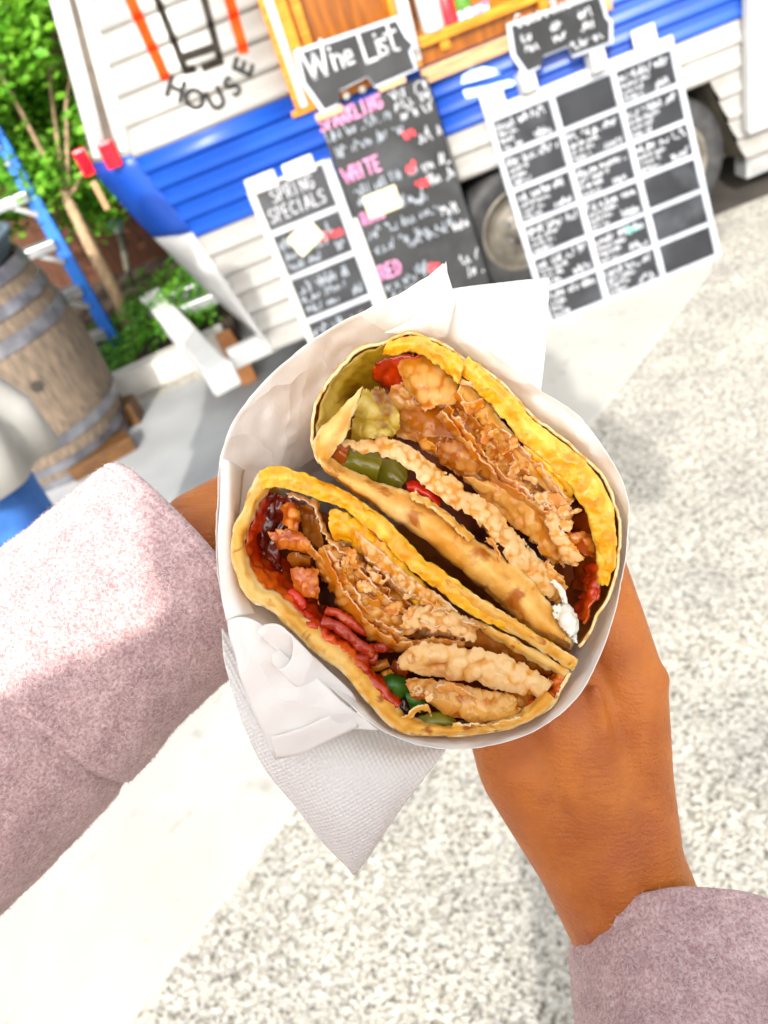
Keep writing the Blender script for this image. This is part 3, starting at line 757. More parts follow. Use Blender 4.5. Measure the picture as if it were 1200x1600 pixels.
# ================================================================== BOTTLES ON THE COUNTER
def bottle(px, py, h, r, m, capm, label, y=TY - .03):
    p = S(px, py, y); p.z = HATCH[2] + .030
    t = empty('squeeze_bottle', p, label, 'bottle', 'bottles on the serving counter')
    MB().lathe([(r * .92, 0), (r, .006), (r, h * .72), (r * .8, h * .82), (r * .45, h * .86)], n=20).build('body', m, t, smooth=True)
    MB().lathe([(r * .5, h * .86), (r * .5, h * .92), (r * .22, h), (r * .1, h * 1.06)], n=14).build('cap', capm, t, smooth=True)
M_cupred = mat('red squeeze plastic', rgb('c01022'), rgb('d8303a'), 20, .4); M_cupgreen = mat('green glass', rgb('3f6a24'), rgb('6b9a3a'), 20, .3)
bottle(672, 20, .17, .038, M_trimwhite, M_trimwhite, 'tall white squeeze bottle nearest the hatch post on the counter')
bottle(697, 12, .10, .028, M_cupred, M_cupred, 'short red squeeze bottle beside the white one on the counter')
bottle(722, 5, .11, .028, M_cupgreen, M_red, 'green bottle standing right of the red one on the counter')
p = S(739, 17, TY - .056)
lb = MB(p).box((p.x - .05, p.y - .004, p.z - .012), (p.x + .05, p.y, p.z + .012)).build('counter_label', mat('purple print', rgb('5a3aa0'), rgb('d8cce8'), 120, .6, lo=.45, hi=.5), None); lb.location = p
tag(lb, 'small purple printed label on the counter edge below the bottles', 'label')

# ================================================================== LADDER
lad = empty('step_ladder', gnd(185, 545, .07), 'blue stepladder with silver treads standing behind the wine barrel', 'ladder')
LO = lad.location
rb, rt_ = LO.copy(), S(8, 232, 3.92)
dr = (rt_ - rb); rt2 = rb + dr * 1.45
wid0, wid1 = .50, .36
def rail_pt(t, s): return rb + dr * t - Vector(((wid0 + (wid1 - wid0) * t) * s, 0, 0))
MB(LO).beam(rail_pt(0, 0), rail_pt(1.45, 0), .034, .060, (1, 0, 0)).build('rail', M_lblue, lad, bevel=.004)
MB(LO).beam(rail_pt(0, 1), rail_pt(1.45, 1), .034, .060, (1, 0, 0)).build('rail', M_lblue, lad, bevel=.004)
for t in (.10, .335, .565, .795, 1.03, 1.26):
    p, q_ = rail_pt(t, .02), rail_pt(t, .98)
    st = MB(LO).beam(p, q_, .085, .044).build('tread', M_alu, lad, bevel=.004)
    MB(LO).beam(rail_pt(t - .09, .03) + Vector((0, -.02, 0)), p.lerp(q_, .26) + Vector((0, -.02, -.016)), .008, .022).build('brace', M_alu, st)
    MB(LO).beam(rail_pt(t - .09, .97) + Vector((0, -.02, 0)), p.lerp(q_, .74) + Vector((0, -.02, -.016)), .008, .022).build('brace', M_alu, st)
for s in (.08, .92):
    MB(LO).beam(rail_pt(1.42, s), rail_pt(0, s) + Vector((0, .26, 0)), .026, .034, (1, 0, 0)).build('rear_rail', M_lblue, lad)
MB(LO).beam(rail_pt(1.46, -.04), rail_pt(1.46, 1.04), .13, .04).build('top_cap', M_lblue, lad, bevel=.006)

# ================================================================== UTILITY POST AND PIPE behind
up = empty('standpipe', gnd(205, 450, .07), 'grey garden standpipe with tap beside the trailer rear corner', 'standpipe')
b0 = up.location; tp = S(188, 362, b0.y)
MB(b0).tube([b0, tp], .020, 10).build('pipe', mat('dull pipe', rgb('4a4a40'), rgb('6d6a5c'), 20, .6), up, smooth=True)
MB(b0).tube([tp, tp + Vector((0, 0, .07))], [.034, .026], 12).build('valve', mat('teal brass', rgb('6f9a98'), rgb('bcd2cc'), 20, .4, metal=.3), up, smooth=True)
MB(b0).tube([tp + Vector((-.05, 0, .05)), tp + Vector((.05, 0, .05))], .016, 10).build('tap', M_teal, up, smooth=True)
# ================================================================== BARREL
bar = empty('wine_barrel', (-1.155, 3.0, 0), 'weathered oak wine barrel with grey metal hoops beside the stepladder', 'barrel')
BHt, Rm, Re = .80, .335, .275
def br(z): u = (z / BHt - .5) * 2; return Rm - (Rm - Re) * u * u
NS = 22; sm = None
for k in range(NS):
    if sm is None:
        vs = []; fs = []; nz_ = 9; na = 3; da = 2 * pi / NS * .985
        for i in range(nz_ + 1):
            z = .01 + (BHt - .02) * i / nz_
            for j in range(na + 1):
                t = -da / 2 + da * j / na; vs.append((br(z) * cos(t), br(z) * sin(t), z))
            for j in range(na + 1):
                t = da / 2 - da * j / na; vs.append(((br(z) - .022) * cos(t), (br(z) - .022) * sin(t), z))
        c_ = 2 * (na + 1)
        for i in range(nz_):
            for j in range(c_): fs.append((i*c_+j, i*c_+(j+1) % c_, (i+1)*c_+(j+1) % c_, (i+1)*c_+j))
        fs += [tuple(range(c_))[::-1], tuple(nz_*c_ + j for j in range(c_))]
        o = MB().add(vs, fs).build('stave', M_stave, bar); sm = o.data
    else:
        o = link('stave', sm, None, bar)
    o.rotation_euler = (0, 0, 2 * pi * k / NS); o.scale = (1 + random.uniform(-.006, .004),) * 2 + (1,)
for z, hh in ((.0, .045), (.075, .04), (.17, .045), (.56, .05), (.665, .04), (.755, .045)):
    MB().lathe([(br(z) + .001, z), (br(z) + .006, z), (br(z + hh) + .006, z + hh), (br(z + hh) + .001, z + hh)], n=48, cap=False).build('hoop', M_hoop, bar)
MB().lathe([(.001, BHt - .05), (Re - .015, BHt - .05), (Re - .015, BHt - .035), (.001, BHt - .035)], n=40, cap=False).build('head', M_stave, bar)
a_ = radians(-62); MB().tube([(Rm * .985 * cos(a_), Rm * .985 * sin(a_), .42), ((Rm + .004) * cos(a_), (Rm + .004) * sin(a_), .42)], .020, 14).build('bung', M_dark, bar)
tub = empty('metal_tub', (-1.155, 3.0, BHt), 'shallow blue grey metal tub resting on the wine barrel', 'tub')
MB().lathe([(.25, 0), (.285, .07), (.295, .07), (.295, .078), (.275, .078), (.24, .012), (.001, .012)], n=44, cap=False).build('pan', mat('blue grey steel', rgb('4a5a6a'), rgb('6f8090'), 12, .4, metal=.5), tub, smooth=True)
# timber under/beside the barrel and trailer
def timber(p, q_, w_, h_, label, m=M_box):
    p = Vector(p); q_ = Vector(q_); mid = (p + q_) / 2; mid.z = min(p.z, q_.z) - h_ / 2
    t = MB(mid).beam(p, q_, w_, h_).build('timber_block', m, None, bevel=.004); t.location = mid
    tag(t, label, 'timber', 'loose timber blocks on the ground')
g1 = gnd(196, 650, .05); timber((g1.x - .16, g1.y + .05, .055), (g1.x + .055, g1.y + .02, .055), .10, .10, 'brown timber block between the barrel and the kerb')
g1 = gnd(190, 700, .04); timber((g1.x - .22, g1.y - .02, .035), (g1.x + .04, g1.y + .05, .035), .09, .06, 'longer brown timber block at the foot of the barrel, nearest the camera')
g1 = gnd(392, 600, .0); timber((g1.x, g1.y, .07), (g1.x - .05, g1.y + .32, .07), .07, .13, 'tan timber block standing under the trailer behind the bumper', mat('tan timber', rgb('a8683a'), rgb('c08450'), 14, .7))

# ================================================================== ORGANIC BODIES (capsule skeleton, voxel skinned)
def capsules(name, caps, voxel, m, parent, org, smooth=8, ell=()):
    mb = MB(org)
    for p, r0, q_, r1 in caps:
        p = Vector(p); q_ = Vector(q_); d = q_ - p
        if d.length < 1e-6: d = Vector((0, 0, 1e-5))
        u = d.normalized(); a = Vector((0, 0, 1)) if abs(u.z) < .9 else Vector((1, 0, 0))
        r = u.cross(a).normalized(); w_ = r.cross(u); n = 16; rings = []
        for t in np.linspace(-pi / 2, 0, 5)[1:]: rings.append((p + u * (r0 * sin(t)), r0 * cos(t)))
        for t in np.linspace(0, pi / 2, 5)[:-1]: rings.append((q_ + u * (r1 * sin(t)), r1 * cos(t)))
        vs = [p - u * r0]; fs = []
        for c, rr in rings: vs += [c + (r * cos(2*pi*k/n) + w_ * sin(2*pi*k/n)) * rr for k in range(n)]
        vs.append(q_ + u * r1)
        for k in range(n): fs.append((0, 1 + (k+1) % n, 1 + k))
        for i in range(len(rings) - 1):
            for k in range(n): fs.append((1+i*n+k, 1+i*n+(k+1) % n, 1+(i+1)*n+(k+1) % n, 1+(i+1)*n+k))
        b = 1 + (len(rings)-1)*n
        for k in range(n): fs.append((b + k, b + (k+1) % n, len(vs) - 1))
        mb.add(vs, fs)
    o = mb.build(name, m, parent, smooth=True)
    rm = o.modifiers.new('skin', 'REMESH'); rm.mode = 'VOXEL'; rm.voxel_size = voxel; rm.use_smooth_shade = True
    sm_ = o.modifiers.new('soften', 'SMOOTH'); sm_.iterations = smooth; sm_.factor = .5
    return o
def skin_mat():
    m = mat('skin', rgb('b36224'), rgb('c8762e'), 60, .48, .0, sss=.28, sss_r=(1, .35, .15), sss_s=.004, c3=rgb('b06034'), s3=35, t3=(.45, .75), spec=.4)
    N = m.node_tree.nodes; L = m.node_tree.links
    tc = N.new('ShaderNodeTexCoord'); mp = N.new('ShaderNodeMapping')
    mp.inputs['Rotation'].default_value = (0, 0, 0)
    # fine creases run across the arm: stretch the noise along the picture's horizontal
    cm = N.new('ShaderNodeCombineXYZ')
    dots = []
    for ax, sc in ((IR * .97 + ID * -.2, 90), (ID, 560), (FW, 560)):
        vm = N.new('ShaderNodeVectorMath'); vm.operation = 'DOT_PRODUCT'; vm.inputs[1].default_value = tuple(ax * sc)
        L.new(tc.outputs['Object'], vm.inputs[0]); dots.append(vm)
    for i, vm in enumerate(dots): L.new(vm.outputs['Value'], cm.inputs[i])
    nz = N.new('ShaderNodeTexNoise'); nz.inputs['Scale'].default_value = 1; nz.inputs['Detail'].default_value = 4
    L.new(cm.outputs[0], nz.inputs['Vector'])
    n2 = N.new('ShaderNodeTexVoronoi'); n2.inputs['Scale'].default_value = 900
    L.new(tc.outputs['Object'], n2.inputs['Vector'])
    ad = N.new('ShaderNodeMath'); ad.operation = 'MULTIPLY_ADD'; ad.inputs[1].default_value = .35
    L.new(n2.outputs['Distance'], ad.inputs[0]); L.new(nz.outputs['Fac'], ad.inputs[2])
    bp = N.new('ShaderNodeBump'); bp.inputs['Strength'].default_value = .7; bp.inputs['Distance'].default_value = .0010
    L.new(ad.outputs[0], bp.inputs['Height']); L.new(bp.outputs[0], N['Principled BSDF'].inputs['Normal'])
    return m
M_skin = skin_mat()

# ---------- passer-by in jeans and white top at the left edge
Pz = 1.42
def PP(x, y, z): return Vector((x, y, z))
PX = -.80
per = empty('person', (PX, Pz, 0), 'person in loose white top and blue jeans standing at the left edge', 'person')
po = per.location
hipL, hipR = PP(PX + -0.080, Pz + .02, .86), PP(PX + 0.080, Pz, .86)
capsules('jeans', [(hipL, .095, PP(PX + -0.080, Pz + .05, .48), .062), (PP(PX + -0.080, Pz + .05, .48), .062, PP(PX + -0.090, Pz + .08, .10), .05),
                   (hipR, .095, PP(PX + 0.085, Pz - .01, .48), .062), (PP(PX + 0.085, Pz - .01, .48), .062, PP(PX + 0.080, Pz + .03, .10), .05),
                   (hipL, .10, hipR, .10)], .010, M_jeans, per, po, 6)
capsules('skin', [(PP(PX + 0.000, Pz, 1.38), .05, PP(PX + 0.000, Pz - .01, 1.50), .048), (PP(PX + 0.000, Pz - .015, 1.60), .088, PP(PX + 0.000, Pz - .01, 1.545), .072), (PP(PX + 0.000, Pz - .10, 1.575), .012, PP(PX + 0.000, Pz - .095, 1.60), .010),
                  (PP(PX + .12, Pz + .20, 1.13), .032, PP(PX + .06, Pz + .26, 1.12), .028), (PP(PX - .20, Pz - .04, .98), .030, PP(PX - .21, Pz - .08, .86), .028),
                  (PP(PX + -0.080, Pz + .08, .10), .04, PP(PX + -0.080, Pz + .06, .05), .035), (PP(PX + 0.080, Pz + .03, .10), .04, PP(PX + 0.080, Pz + .02, .05), .035)], .008, M_skin, per, po, 6)
capsules('hair', [(PP(PX + 0.000, Pz + .015, 1.645), .088, PP(PX + 0.000, Pz + .04, 1.55), .075)], .010, M_hair, per, po, 4)
for x in (PX - .08, PX + .08):
    capsules('shoe', [(PP(x, Pz + .06, .045), .042, PP(x, Pz - .10, .04), .038)], .008, M_shoe, per, po, 4)
# loose top: lofted torso with flared hem + sleeves
def loft(name, rings, m, parent, org, n=40, thick=.004, fold=0.0, cap_end=None, closed=True):
    vs = []; fs = []
    for i, (c, ax, ay, ra, rb_) in enumerate(rings):
        for k in range(n):
            t = 2 * pi * k / n; f = 1 + fold * (i / len(rings)) * (sin(5 * t + .6) + .6 * sin(9 * t + 1.3))
            vs.append(Vector(c) + Vector(ax) * (ra * cos(t) * f) + Vector(ay) * (rb_ * sin(t) * f))
    for i in range(len(rings) - 1):
        for k in range(n): fs.append((i*n+k, i*n+(k+1) % n, (i+1)*n+(k+1) % n, (i+1)*n+k))
    o = MB(org).add(vs, fs).build(name, m, parent, smooth=True)
    s_ = o.modifiers.new('thickness', 'SOLIDIFY'); s_.thickness = thick; s_.offset = -1
    return o
X_, Y_ = Vector((1, 0, 0)), Vector((0, 1, 0))
loft('top', [((PX, Pz, 1.44), X_, Y_, .06, .055), ((PX, Pz, 1.41), X_, Y_, .12, .08), ((PX, Pz, 1.36), X_, Y_, .18, .10), ((PX, Pz, 1.20), X_, Y_, .175, .115), ((PX, Pz, 1.0), X_, Y_, .178, .125),
             ((PX + .05, Pz - .005, .87), X_, Y_, .185, .14), ((PX + .05, Pz - .01, .765), X_, Y_, .185, .15)], M_shirt, per, po, 96, .003, .085)
for sgn, elb, wri in ((-1, (PX - .22, Pz + .01, 1.13), (PX - .20, Pz - .03, .99)), (1, (PX + .20, Pz + .06, 1.14), (PX + .14, Pz + .18, 1.13))):
    capsules('sleeve', [(PP(PX + sgn * .17, Pz, 1.36), .06, PP(*elb), .052), (PP(*elb), .052, PP(*wri), .042)], .010, M_shirt, per, po, 5)

# ================================================================== THE HELD FOOD: wrap halves, paper, napkin
Z0 = .262
FO = V(660, 850, Z0)
def FP(x, y, w=0.0):
    """point of the food seen at picture position x,y; w = millimetres in front of the cut face"""
    return V(x, y, Z0 - w * .001)
def resample(row, n, closed=False):
    r = np.array([p if len(p) == 3 else (p[0], p[1], 0.0) for p in row], float)
    if closed: r = np.vstack([r, r[:1]])
    d = np.r_[0, np.cumsum(np.hypot(*(np.diff(r[:, :2], axis=0).T)) + 1e-6)]
    t = np.linspace(0, d[-1], n + 1)[:-1] if closed else np.linspace(0, d[-1], n)
    # Catmull-Rom through the points
    out = np.zeros((n, 3)); m = len(r)
    for i, tt in enumerate(t):
        k = min(max(np.searchsorted(d, tt, 'right') - 1, 0), m - 2); u = (tt - d[k]) / (d[k+1] - d[k])
        p1, p2 = r[k], r[k+1]
        p0 = r[k-1] if k > 0 else (r[-2] if closed else 2*p1 - p2)
        p3 = r[k+2] if k + 2 < m else (r[1] if closed else 2*p2 - p1)
        out[i] = .5 * (2*p1 + (p2-p0)*u + (2*p0-5*p1+4*p2-p3)*u*u + (3*p1-p0-3*p2+p3)*u**3)
    return out
def rows_interp(R, m):
    R = np.array(R); k = len(R)
    if k == 1: return R
    out = []
    for v in np.linspace(0, k - 1, m):
        i = min(int(v), k - 2); u = v - i
        p1, p2 = R[i], R[i+1]; p0 = R[i-1] if i > 0 else 2*p1 - p2; p3 = R[i+2] if i + 2 < k else 2*p2 - p1
        out.append(.5 * (2*p1 + (p2-p0)*u + (2*p0-5*p1+4*p2-p3)*u*u + (3*p1-p0-3*p2+p3)*u**3))
    return np.array(out)
SEED = [0]
FLAT = {'wonton_ribbon': (.25, 2.2), 'wonton_sheet': (.55, 1.6), 'wonton_chip': (.5, 1.2), 'wonton_crumb': (.4, 1.5), 'egg_layer': (.4, .8), 'crepe_layer': (.4, .8), 'shell_edge': (.55, .3), 'egg_fold': (.5, 1.0)}
def patch(name, rows, m, parent, n=70, mm=16, thick=.8, rough=.0, rs=90.0, blis=0, bamp=2.0, brad=(3, 7), rag=(0, 0, 0, 0), closed=False, org=None, wave=0.0, fine=0.0, sub=0, jit=None, tear=None):
    """sheet through rows of (x, y, w); thick, rough, bamp in mm; rag = pixel raggedness of first row, last row, start, end"""
    if jit is None: jit = 0 if m in (M_paper, M_napkin) else (1.6 if name.startswith(('egg', 'crepe', 'shell')) else 2.8)
    if tear is None: tear = {'wonton_ribbon': .20, 'wonton_sheet': .16, 'wonton_layer': .34, 'wonton_crumb': .4, 'wonton_flake': .2, 'wonton_chip': .12, 'shell_torn_edge': .25}.get(name, 0)
    if name.startswith('egg'): fine *= .75; rough *= .8
    if tear and mm > 9: mm = int(mm * 1.5); n = int(n * 1.25)
    SEED[0] += 1; rs_ = np.random.default_rng(SEED[0] * 13 + 5)
    R = [resample(r, n, closed) for r in rows]
    G = rows_interp(R, mm)                                     # mm x n x 3 in (px, px, mm)
    sd = SEED[0] * 7.3
    def n1(t, f, k): return noise.noise(Vector((t * f, k, sd))) + .6 * noise.noise(Vector((t * f * 2.7, k + 9, sd))) + .4 * noise.noise(Vector((t * f * 6.1, k + 3, sd)))
    for j in range(n):
        if rag[0]:
            d = G[0, j] - G[1, j]; l = np.linalg.norm(d[:2]) + 1e-6; G[0, j, :2] += d[:2] / l * rag[0] * n1(j / n, 13, 1)
        if rag[1]:
            d = G[-1, j] - G[-2, j]; l = np.linalg.norm(d[:2]) + 1e-6; G[-1, j, :2] += d[:2] / l * rag[1] * n1(j / n, 13, 2)
    for i in range(mm):
        if rag[2]:
            d = G[i, 0] - G[i, 1]; l = np.linalg.norm(d[:2]) + 1e-6; G[i, 0, :2] += d[:2] / l * rag[2] * n1(i / mm, 6, 3)
        if rag[3]:
            d = G[i, -1] - G[i, -2]; l = np.linalg.norm(d[:2]) + 1e-6; G[i, -1, :2] += d[:2] / l * rag[3] * n1(i / mm, 6, 4)
    # fried sheets are thin and lie at a slant: flatten the hump across the rows and tilt it
    fl = FLAT.get(name)
    if fl:
        base = G[:, :, 2].mean(0, keepdims=True); vv = np.linspace(1, -1, mm)[:, None]
        tl = fl[1] if SEED[0] % 3 else -fl[1] * .6
        G[:, :, 2] = base + (G[:, :, 2] - base) * fl[0] + tl * vv
    if m in (M_crisp, M_crispp, M_amber, M_orangech) and blis:
        blis = int(blis * 2.6); bamp = min(bamp * .42, .75); brad = (brad[0] * .7, brad[1] * .72); rough *= .75
    B = np.zeros((mm, n))
    if jit:
        for i in range(mm):
            for j in range(n):
                x, y, w = G[i, j]
                G[i, j, 0] += jit * (noise.noise(Vector((x / 21, y / 21, sd))) + .6 * noise.noise(Vector((x / 8, y / 8, sd + 4))))
                G[i, j, 1] += jit * (noise.noise(Vector((x / 21, y / 21, sd + 50))) + .6 * noise.noise(Vector((x / 8, y / 8, sd + 54))))
    # displacement, mm
    H = np.zeros((mm, n))
    for i in range(mm):
        for j in range(n):
            p = G[i, j]
            h = 0.0
            if rough: h += rough * noise.noise(Vector((p[0] / rs, p[1] / rs, p[2] * .05 + sd)))
            if fine: h += fine * noise.noise(Vector((p[0] / 11, p[1] / 11, p[2] * .2 + sd)))
            if wave: h += wave * sin(p[0] * .11 + p[1] * .13 + sd)
            H[i, j] = h
    for b in range(blis):
        ci, cj = rs_.integers(0, mm), rs_.integers(0, n); c = G[ci, cj]; rad = rs_.uniform(*brad) * 1000 * Z0 / FPX * .001 * 4545 / 1.0
        rad = rs_.uniform(*brad) * 2.2
        d2 = ((G[:, :, :2] - c[:2]) ** 2).sum(2) / (rad * rad)
        dome = np.clip(1 - d2, 0, 1) ** .8; H = np.maximum(H, H * (1 - dome) + (H[ci, cj] * .3 + bamp * rs_.uniform(.5, 1) * dome) * (dome > 0)); B = np.maximum(B, dome)
    P = [[FP(*G[i, j]) for j in range(n)] for i in range(mm)]
    vs = []
    for i in range(mm):
        for j in range(n):
            a = P[min(i+1, mm-1)][j] - P[max(i-1, 0)][j]
            j2, j0 = ((j+1) % n, (j-1) % n) if closed else (min(j+1, n-1), max(j-1, 0))
            t = P[i][j2] - P[i][j0]; nn = a.cross(t)
            nn = nn.normalized() if nn.length > 1e-12 else -FW
            if nn.dot(FW) > 0: nn = -nn
            vs.append(P[i][j] + nn * (H[i, j] * .001))
    fs = []
    for i in range(mm - 1):
        for j in range(n if closed else n - 1):
            j2 = (j + 1) % n
            if tear:
                t_ = min(i, mm - 2 - i) / (mm - 2); e_ = min(j, n - 2 - j) / (n - 2); x, y, w = G[i, j]
                nv = 1.3 * noise.noise(Vector((x / 19, y / 19, sd + 2))) + .6 * noise.noise(Vector((x / 7, y / 7, sd + 8)))
                if t_ < tear * max(0, nv) or e_ < tear * .3 * max(0, nv + .1) : continue
            fs.append((i*n+j, i*n+j2, (i+1)*n+j2, (i+1)*n+j))
    o = MB(org if org is not None else parent.location).add(vs, fs).build(name, m, parent, smooth=True)
    E_ = np.zeros((mm, n))
    if rag[0]: E_[:2] = np.maximum(E_[:2], np.array([[1.0], [.45]]))
    if rag[1]: E_[-2:] = np.maximum(E_[-2:], np.array([[.45], [1.0]]))
    if rag[2]: E_[:, :1] = 1
    if rag[3]: E_[:, -1:] = 1
    for nm, A_ in (('bub', B), ('edge', E_)):
        at_ = o.data.attributes.new(nm, 'FLOAT', 'POINT'); at_.data.foreach_set('value', A_.ravel().astype(np.float32))
    if thick:
        s_ = o.modifiers.new('thickness', 'SOLIDIFY'); s_.thickness = thick * .001 * (.6 if fl else 1); s_.offset = 0
    if sub:
        ss = o.modifiers.new('smooth', 'SUBSURF'); ss.levels = sub; ss.render_levels = sub
    return o

# ---- food materials
def food_mat(name, deep, mid, pale, edge, spot, trans=.3, tcol='e89020', rough=.3, coat=.3, nscale=130, sscale=70, st=(.56, .72), bump=.5, bscale=420, bdist=.0007, voro=0, clear=0.0):
    m = bpy.data.materials.new(name); m.use_nodes = True
    N = m.node_tree.nodes; L = m.node_tree.links; p = N['Principled BSDF']; out = N['Material Output']
    tc = N.new('ShaderNodeTexCoord'); src = tc.outputs['Object']
    def noi(sc, det=5, dist=0.0):
        z = N.new('ShaderNodeTexNoise'); z.inputs['Scale'].default_value = sc; z.inputs['Detail'].default_value = det; z.inputs['Distortion'].default_value = dist
        L.new(src, z.inputs['Vector']); return z.outputs['Fac']
    def mix(f, a, b, blend='MIX'):
        x = N.new('ShaderNodeMix'); x.data_type = 'RGBA'; x.blend_type = blend
        for sk, v in ((x.inputs['Factor'], f), (x.inputs[6], a), (x.inputs[7], b)):
            if isinstance(v, (float, int)): sk.default_value = v
            elif isinstance(v, tuple): sk.default_value = v
            else: L.new(v, sk)
        return x.outputs[2]
    def ramp(v, lo, hi):
        r = N.new('ShaderNodeMapRange'); r.inputs[1].default_value = lo; r.inputs[2].default_value = hi; r.interpolation_type = 'SMOOTHSTEP'; L.new(v, r.inputs[0]); return r.outputs[0]
    bub = N.new('ShaderNodeAttribute'); bub.attribute_name = 'bub'; edg = N.new('ShaderNodeAttribute'); edg.attribute_name = 'edge'
    c = mix(ramp(noi(nscale), .34, .66), rgb(deep), rgb(mid))
    c = mix(ramp(noi(nscale * .35, 3), .48, .78), c, rgb(pale))
    bm = N.new('ShaderNodeMath'); bm.operation = 'MULTIPLY'; L.new(ramp(bub.outputs['Fac'], .25, .95), bm.inputs[0]); L.new(ramp(noi(nscale * .8), .25, .55), bm.inputs[1])
    c = mix(bm.outputs[0], c, rgb(pale))
    c = mix(ramp(noi(sscale, 4, .6), *st), c, rgb(spot))
    em = N.new('ShaderNodeMath'); em.operation = 'MULTIPLY'; L.new(edg.outputs['Fac'], em.inputs[0]); L.new(ramp(noi(nscale * 1.6), .35, .55), em.inputs[1])
    c = mix(em.outputs[0], c, rgb(edge))
    L.new(c, p.inputs['Base Color'])
    rr = N.new('ShaderNodeMapRange'); rr.inputs[3].default_value = rough * .6; rr.inputs[4].default_value = min(1, rough * 1.6); L.new(noi(nscale * .6), rr.inputs[0]); L.new(rr.outputs[0], p.inputs['Roughness'])
    p.inputs['Coat Weight'].default_value = coat; p.inputs['Coat Roughness'].default_value = .12
    h = noi(bscale, 6, .4)
    if voro:
        vo = N.new('ShaderNodeTexVoronoi'); vo.inputs['Scale'].default_value = voro; vo.feature = 'SMOOTH_F1'; L.new(src, vo.inputs['Vector'])
        ma = N.new('ShaderNodeMath'); ma.operation = 'MULTIPLY_ADD'; ma.inputs[1].default_value = -1.1; L.new(vo.outputs['Distance'], ma.inputs[0]); L.new(h, ma.inputs[2]); h = ma.outputs[0]
    bp = N.new('ShaderNodeBump'); bp.inputs['Strength'].default_value = bump; bp.inputs['Distance'].default_value = bdist; L.new(h, bp.inputs['Height']); L.new(bp.outputs[0], p.inputs['Normal'])
    tr_ = N.new('ShaderNodeBsdfTranslucent'); tr_.inputs[0].default_value = rgb(tcol)
    ms = N.new('ShaderNodeMixShader'); ms.inputs[0].default_value = trans
    L.new(p.outputs[0], ms.inputs[1]); L.new(tr_.outputs[0], ms.inputs[2]); L.new(ms.outputs[0], out.inputs[0])
    if clear:
        tp_ = N.new('ShaderNodeBsdfTransparent'); tp_.inputs[0].default_value = rgb('ffcf80'); m2_ = N.new('ShaderNodeMixShader')
        cf = N.new('ShaderNodeMath'); cf.operation = 'MULTIPLY'; cf.inputs[1].default_value = clear * 2; L.new(noi(nscale * .5, 2), cf.inputs[0])
        L.new(cf.outputs[0], m2_.inputs[0]); L.new(ms.outputs[0], m2_.inputs[1]); L.new(tp_.outputs[0], m2_.inputs[2]); L.new(m2_.outputs[0], out.inputs[0])
    return m
M_crepe = food_mat('crepe', 'e09a22', 'eeb84c', 'f7d884', 'fbe6aa', 'b0600c', .22, 'ec9e18', .45, .1, 150, 150, (.57, .70), .45, 380, .0007, 0)
M_toast = food_mat('toasted crepe', 'e29a30', 'f0be64', 'fade9c', 'fade98', 'b05e08', .12, 'e08c10', .42, .12, 80, 85, (.51, .66), .45, 420, .0007, 0)
M_egg = food_mat('egg', 'f09a00', 'fcbc00', 'ffe45c', 'fad858', 'dc7c02', .2, 'f4a800', .28, .4, 170, 140, (.59, .75), .8, 330, .0010, 420)
M_eggb = food_mat('bright egg', 'f2a202', 'fec406', 'ffe464', 'f8c838', 'e68804', .22, 'ffb400', .24, .45, 150, 120, (.60, .76), .6, 300, .0010, 360)
M_crisp = food_mat('fried wonton', 'd87e0a', 'ec9e1c', 'f9c660', 'fddf9c', 'b05a06', .38, 'f09408', .18, .6, 60, 60, (.60, .80), .22, 160, .0008, 0, .13)
M_crispp = food_mat('pale fried wonton', 'ea9e1a', 'f7bb44', 'fee09a', 'fff2cc', 'd08218', .36, 'f6a820', .18, .55, 60, 60, (.61, .80), .22, 170, .0008, 0, .10)
M_amber = food_mat('amber wonton', 'b86a08', 'd88c1a', 'eeb24c', 'facc78', 'a0500a', .45, 'de7c08', .16, .6, 45, 50, (.62, .80), .2, 120, .0008, 0, .22)
M_olive = food_mat('olive wrapper', 'a07a0c', 'bd9a20', 'd6ba50', 'e0b848', '8c4c0c', .32, 'c89410', .32, .25, 70, 80, (.56, .72), .4, 260, .0008, 260)
M_sauce = mat('red bean sauce', rgb('9c1802'), rgb('d84206'), 60, .12, .4, 140, trans=.14, tcol=rgb('d84000'), c3=rgb('ee7a18'), s3=50, t3=(.50, .7), coat=.6, bdist=.0012)
M_saucedk = mat('dark sauce', rgb('340802'), rgb('741a04'), 50, .2, .4, 120, coat=.3, bdist=.0012)
M_orangech = food_mat('sauced chip', 'b0440a', 'd86c0e', 'f0982e', 'f6b050', '862a04', .3, 'e06408', .16, .6, 60, 50, (.56, .72), .35, 200, .001, 0)
M_fill = mat('dark filling', rgb('3c1604'), rgb('9c480c'), 45, .45, .6, 120, bdist=.002, c3=rgb('1c0a02'), s3=30, t3=(.5, .7), trans=.2, tcol=rgb('b04800'), spec=.25)
M_pickle = mat('pickle', rgb('7c760c'), rgb('a09628'), 40, .22, .2, 120, trans=.35, tcol=rgb('90a010'), coat=.4)
M_scal = mat('scallion', rgb('1c4a0a'), rgb('4a7c24'), 90, .3, .2, 200, trans=.2, tcol=rgb('50a020'))
M_redp = mat('red pepper', rgb('b81404'), rgb('e03414'), 60, .2, .3, 200, trans=.25, tcol=rgb('ff3000'), coat=.5)
M_redst = mat('red carrot strip', rgb('8c1404'), rgb('c43c10'), 100, .25, .5, 300, trans=.15, tcol=rgb('e04010'), coat=.4, c3=rgb('e07838'), s3=150, t3=(.6, .75))
M_cream2 = mat('cream sauce', rgb('e6e2d2'), rgb('f6f4ea'), 80, .25, .2, 200, sss=.3, sss_s=.002, coat=.3)
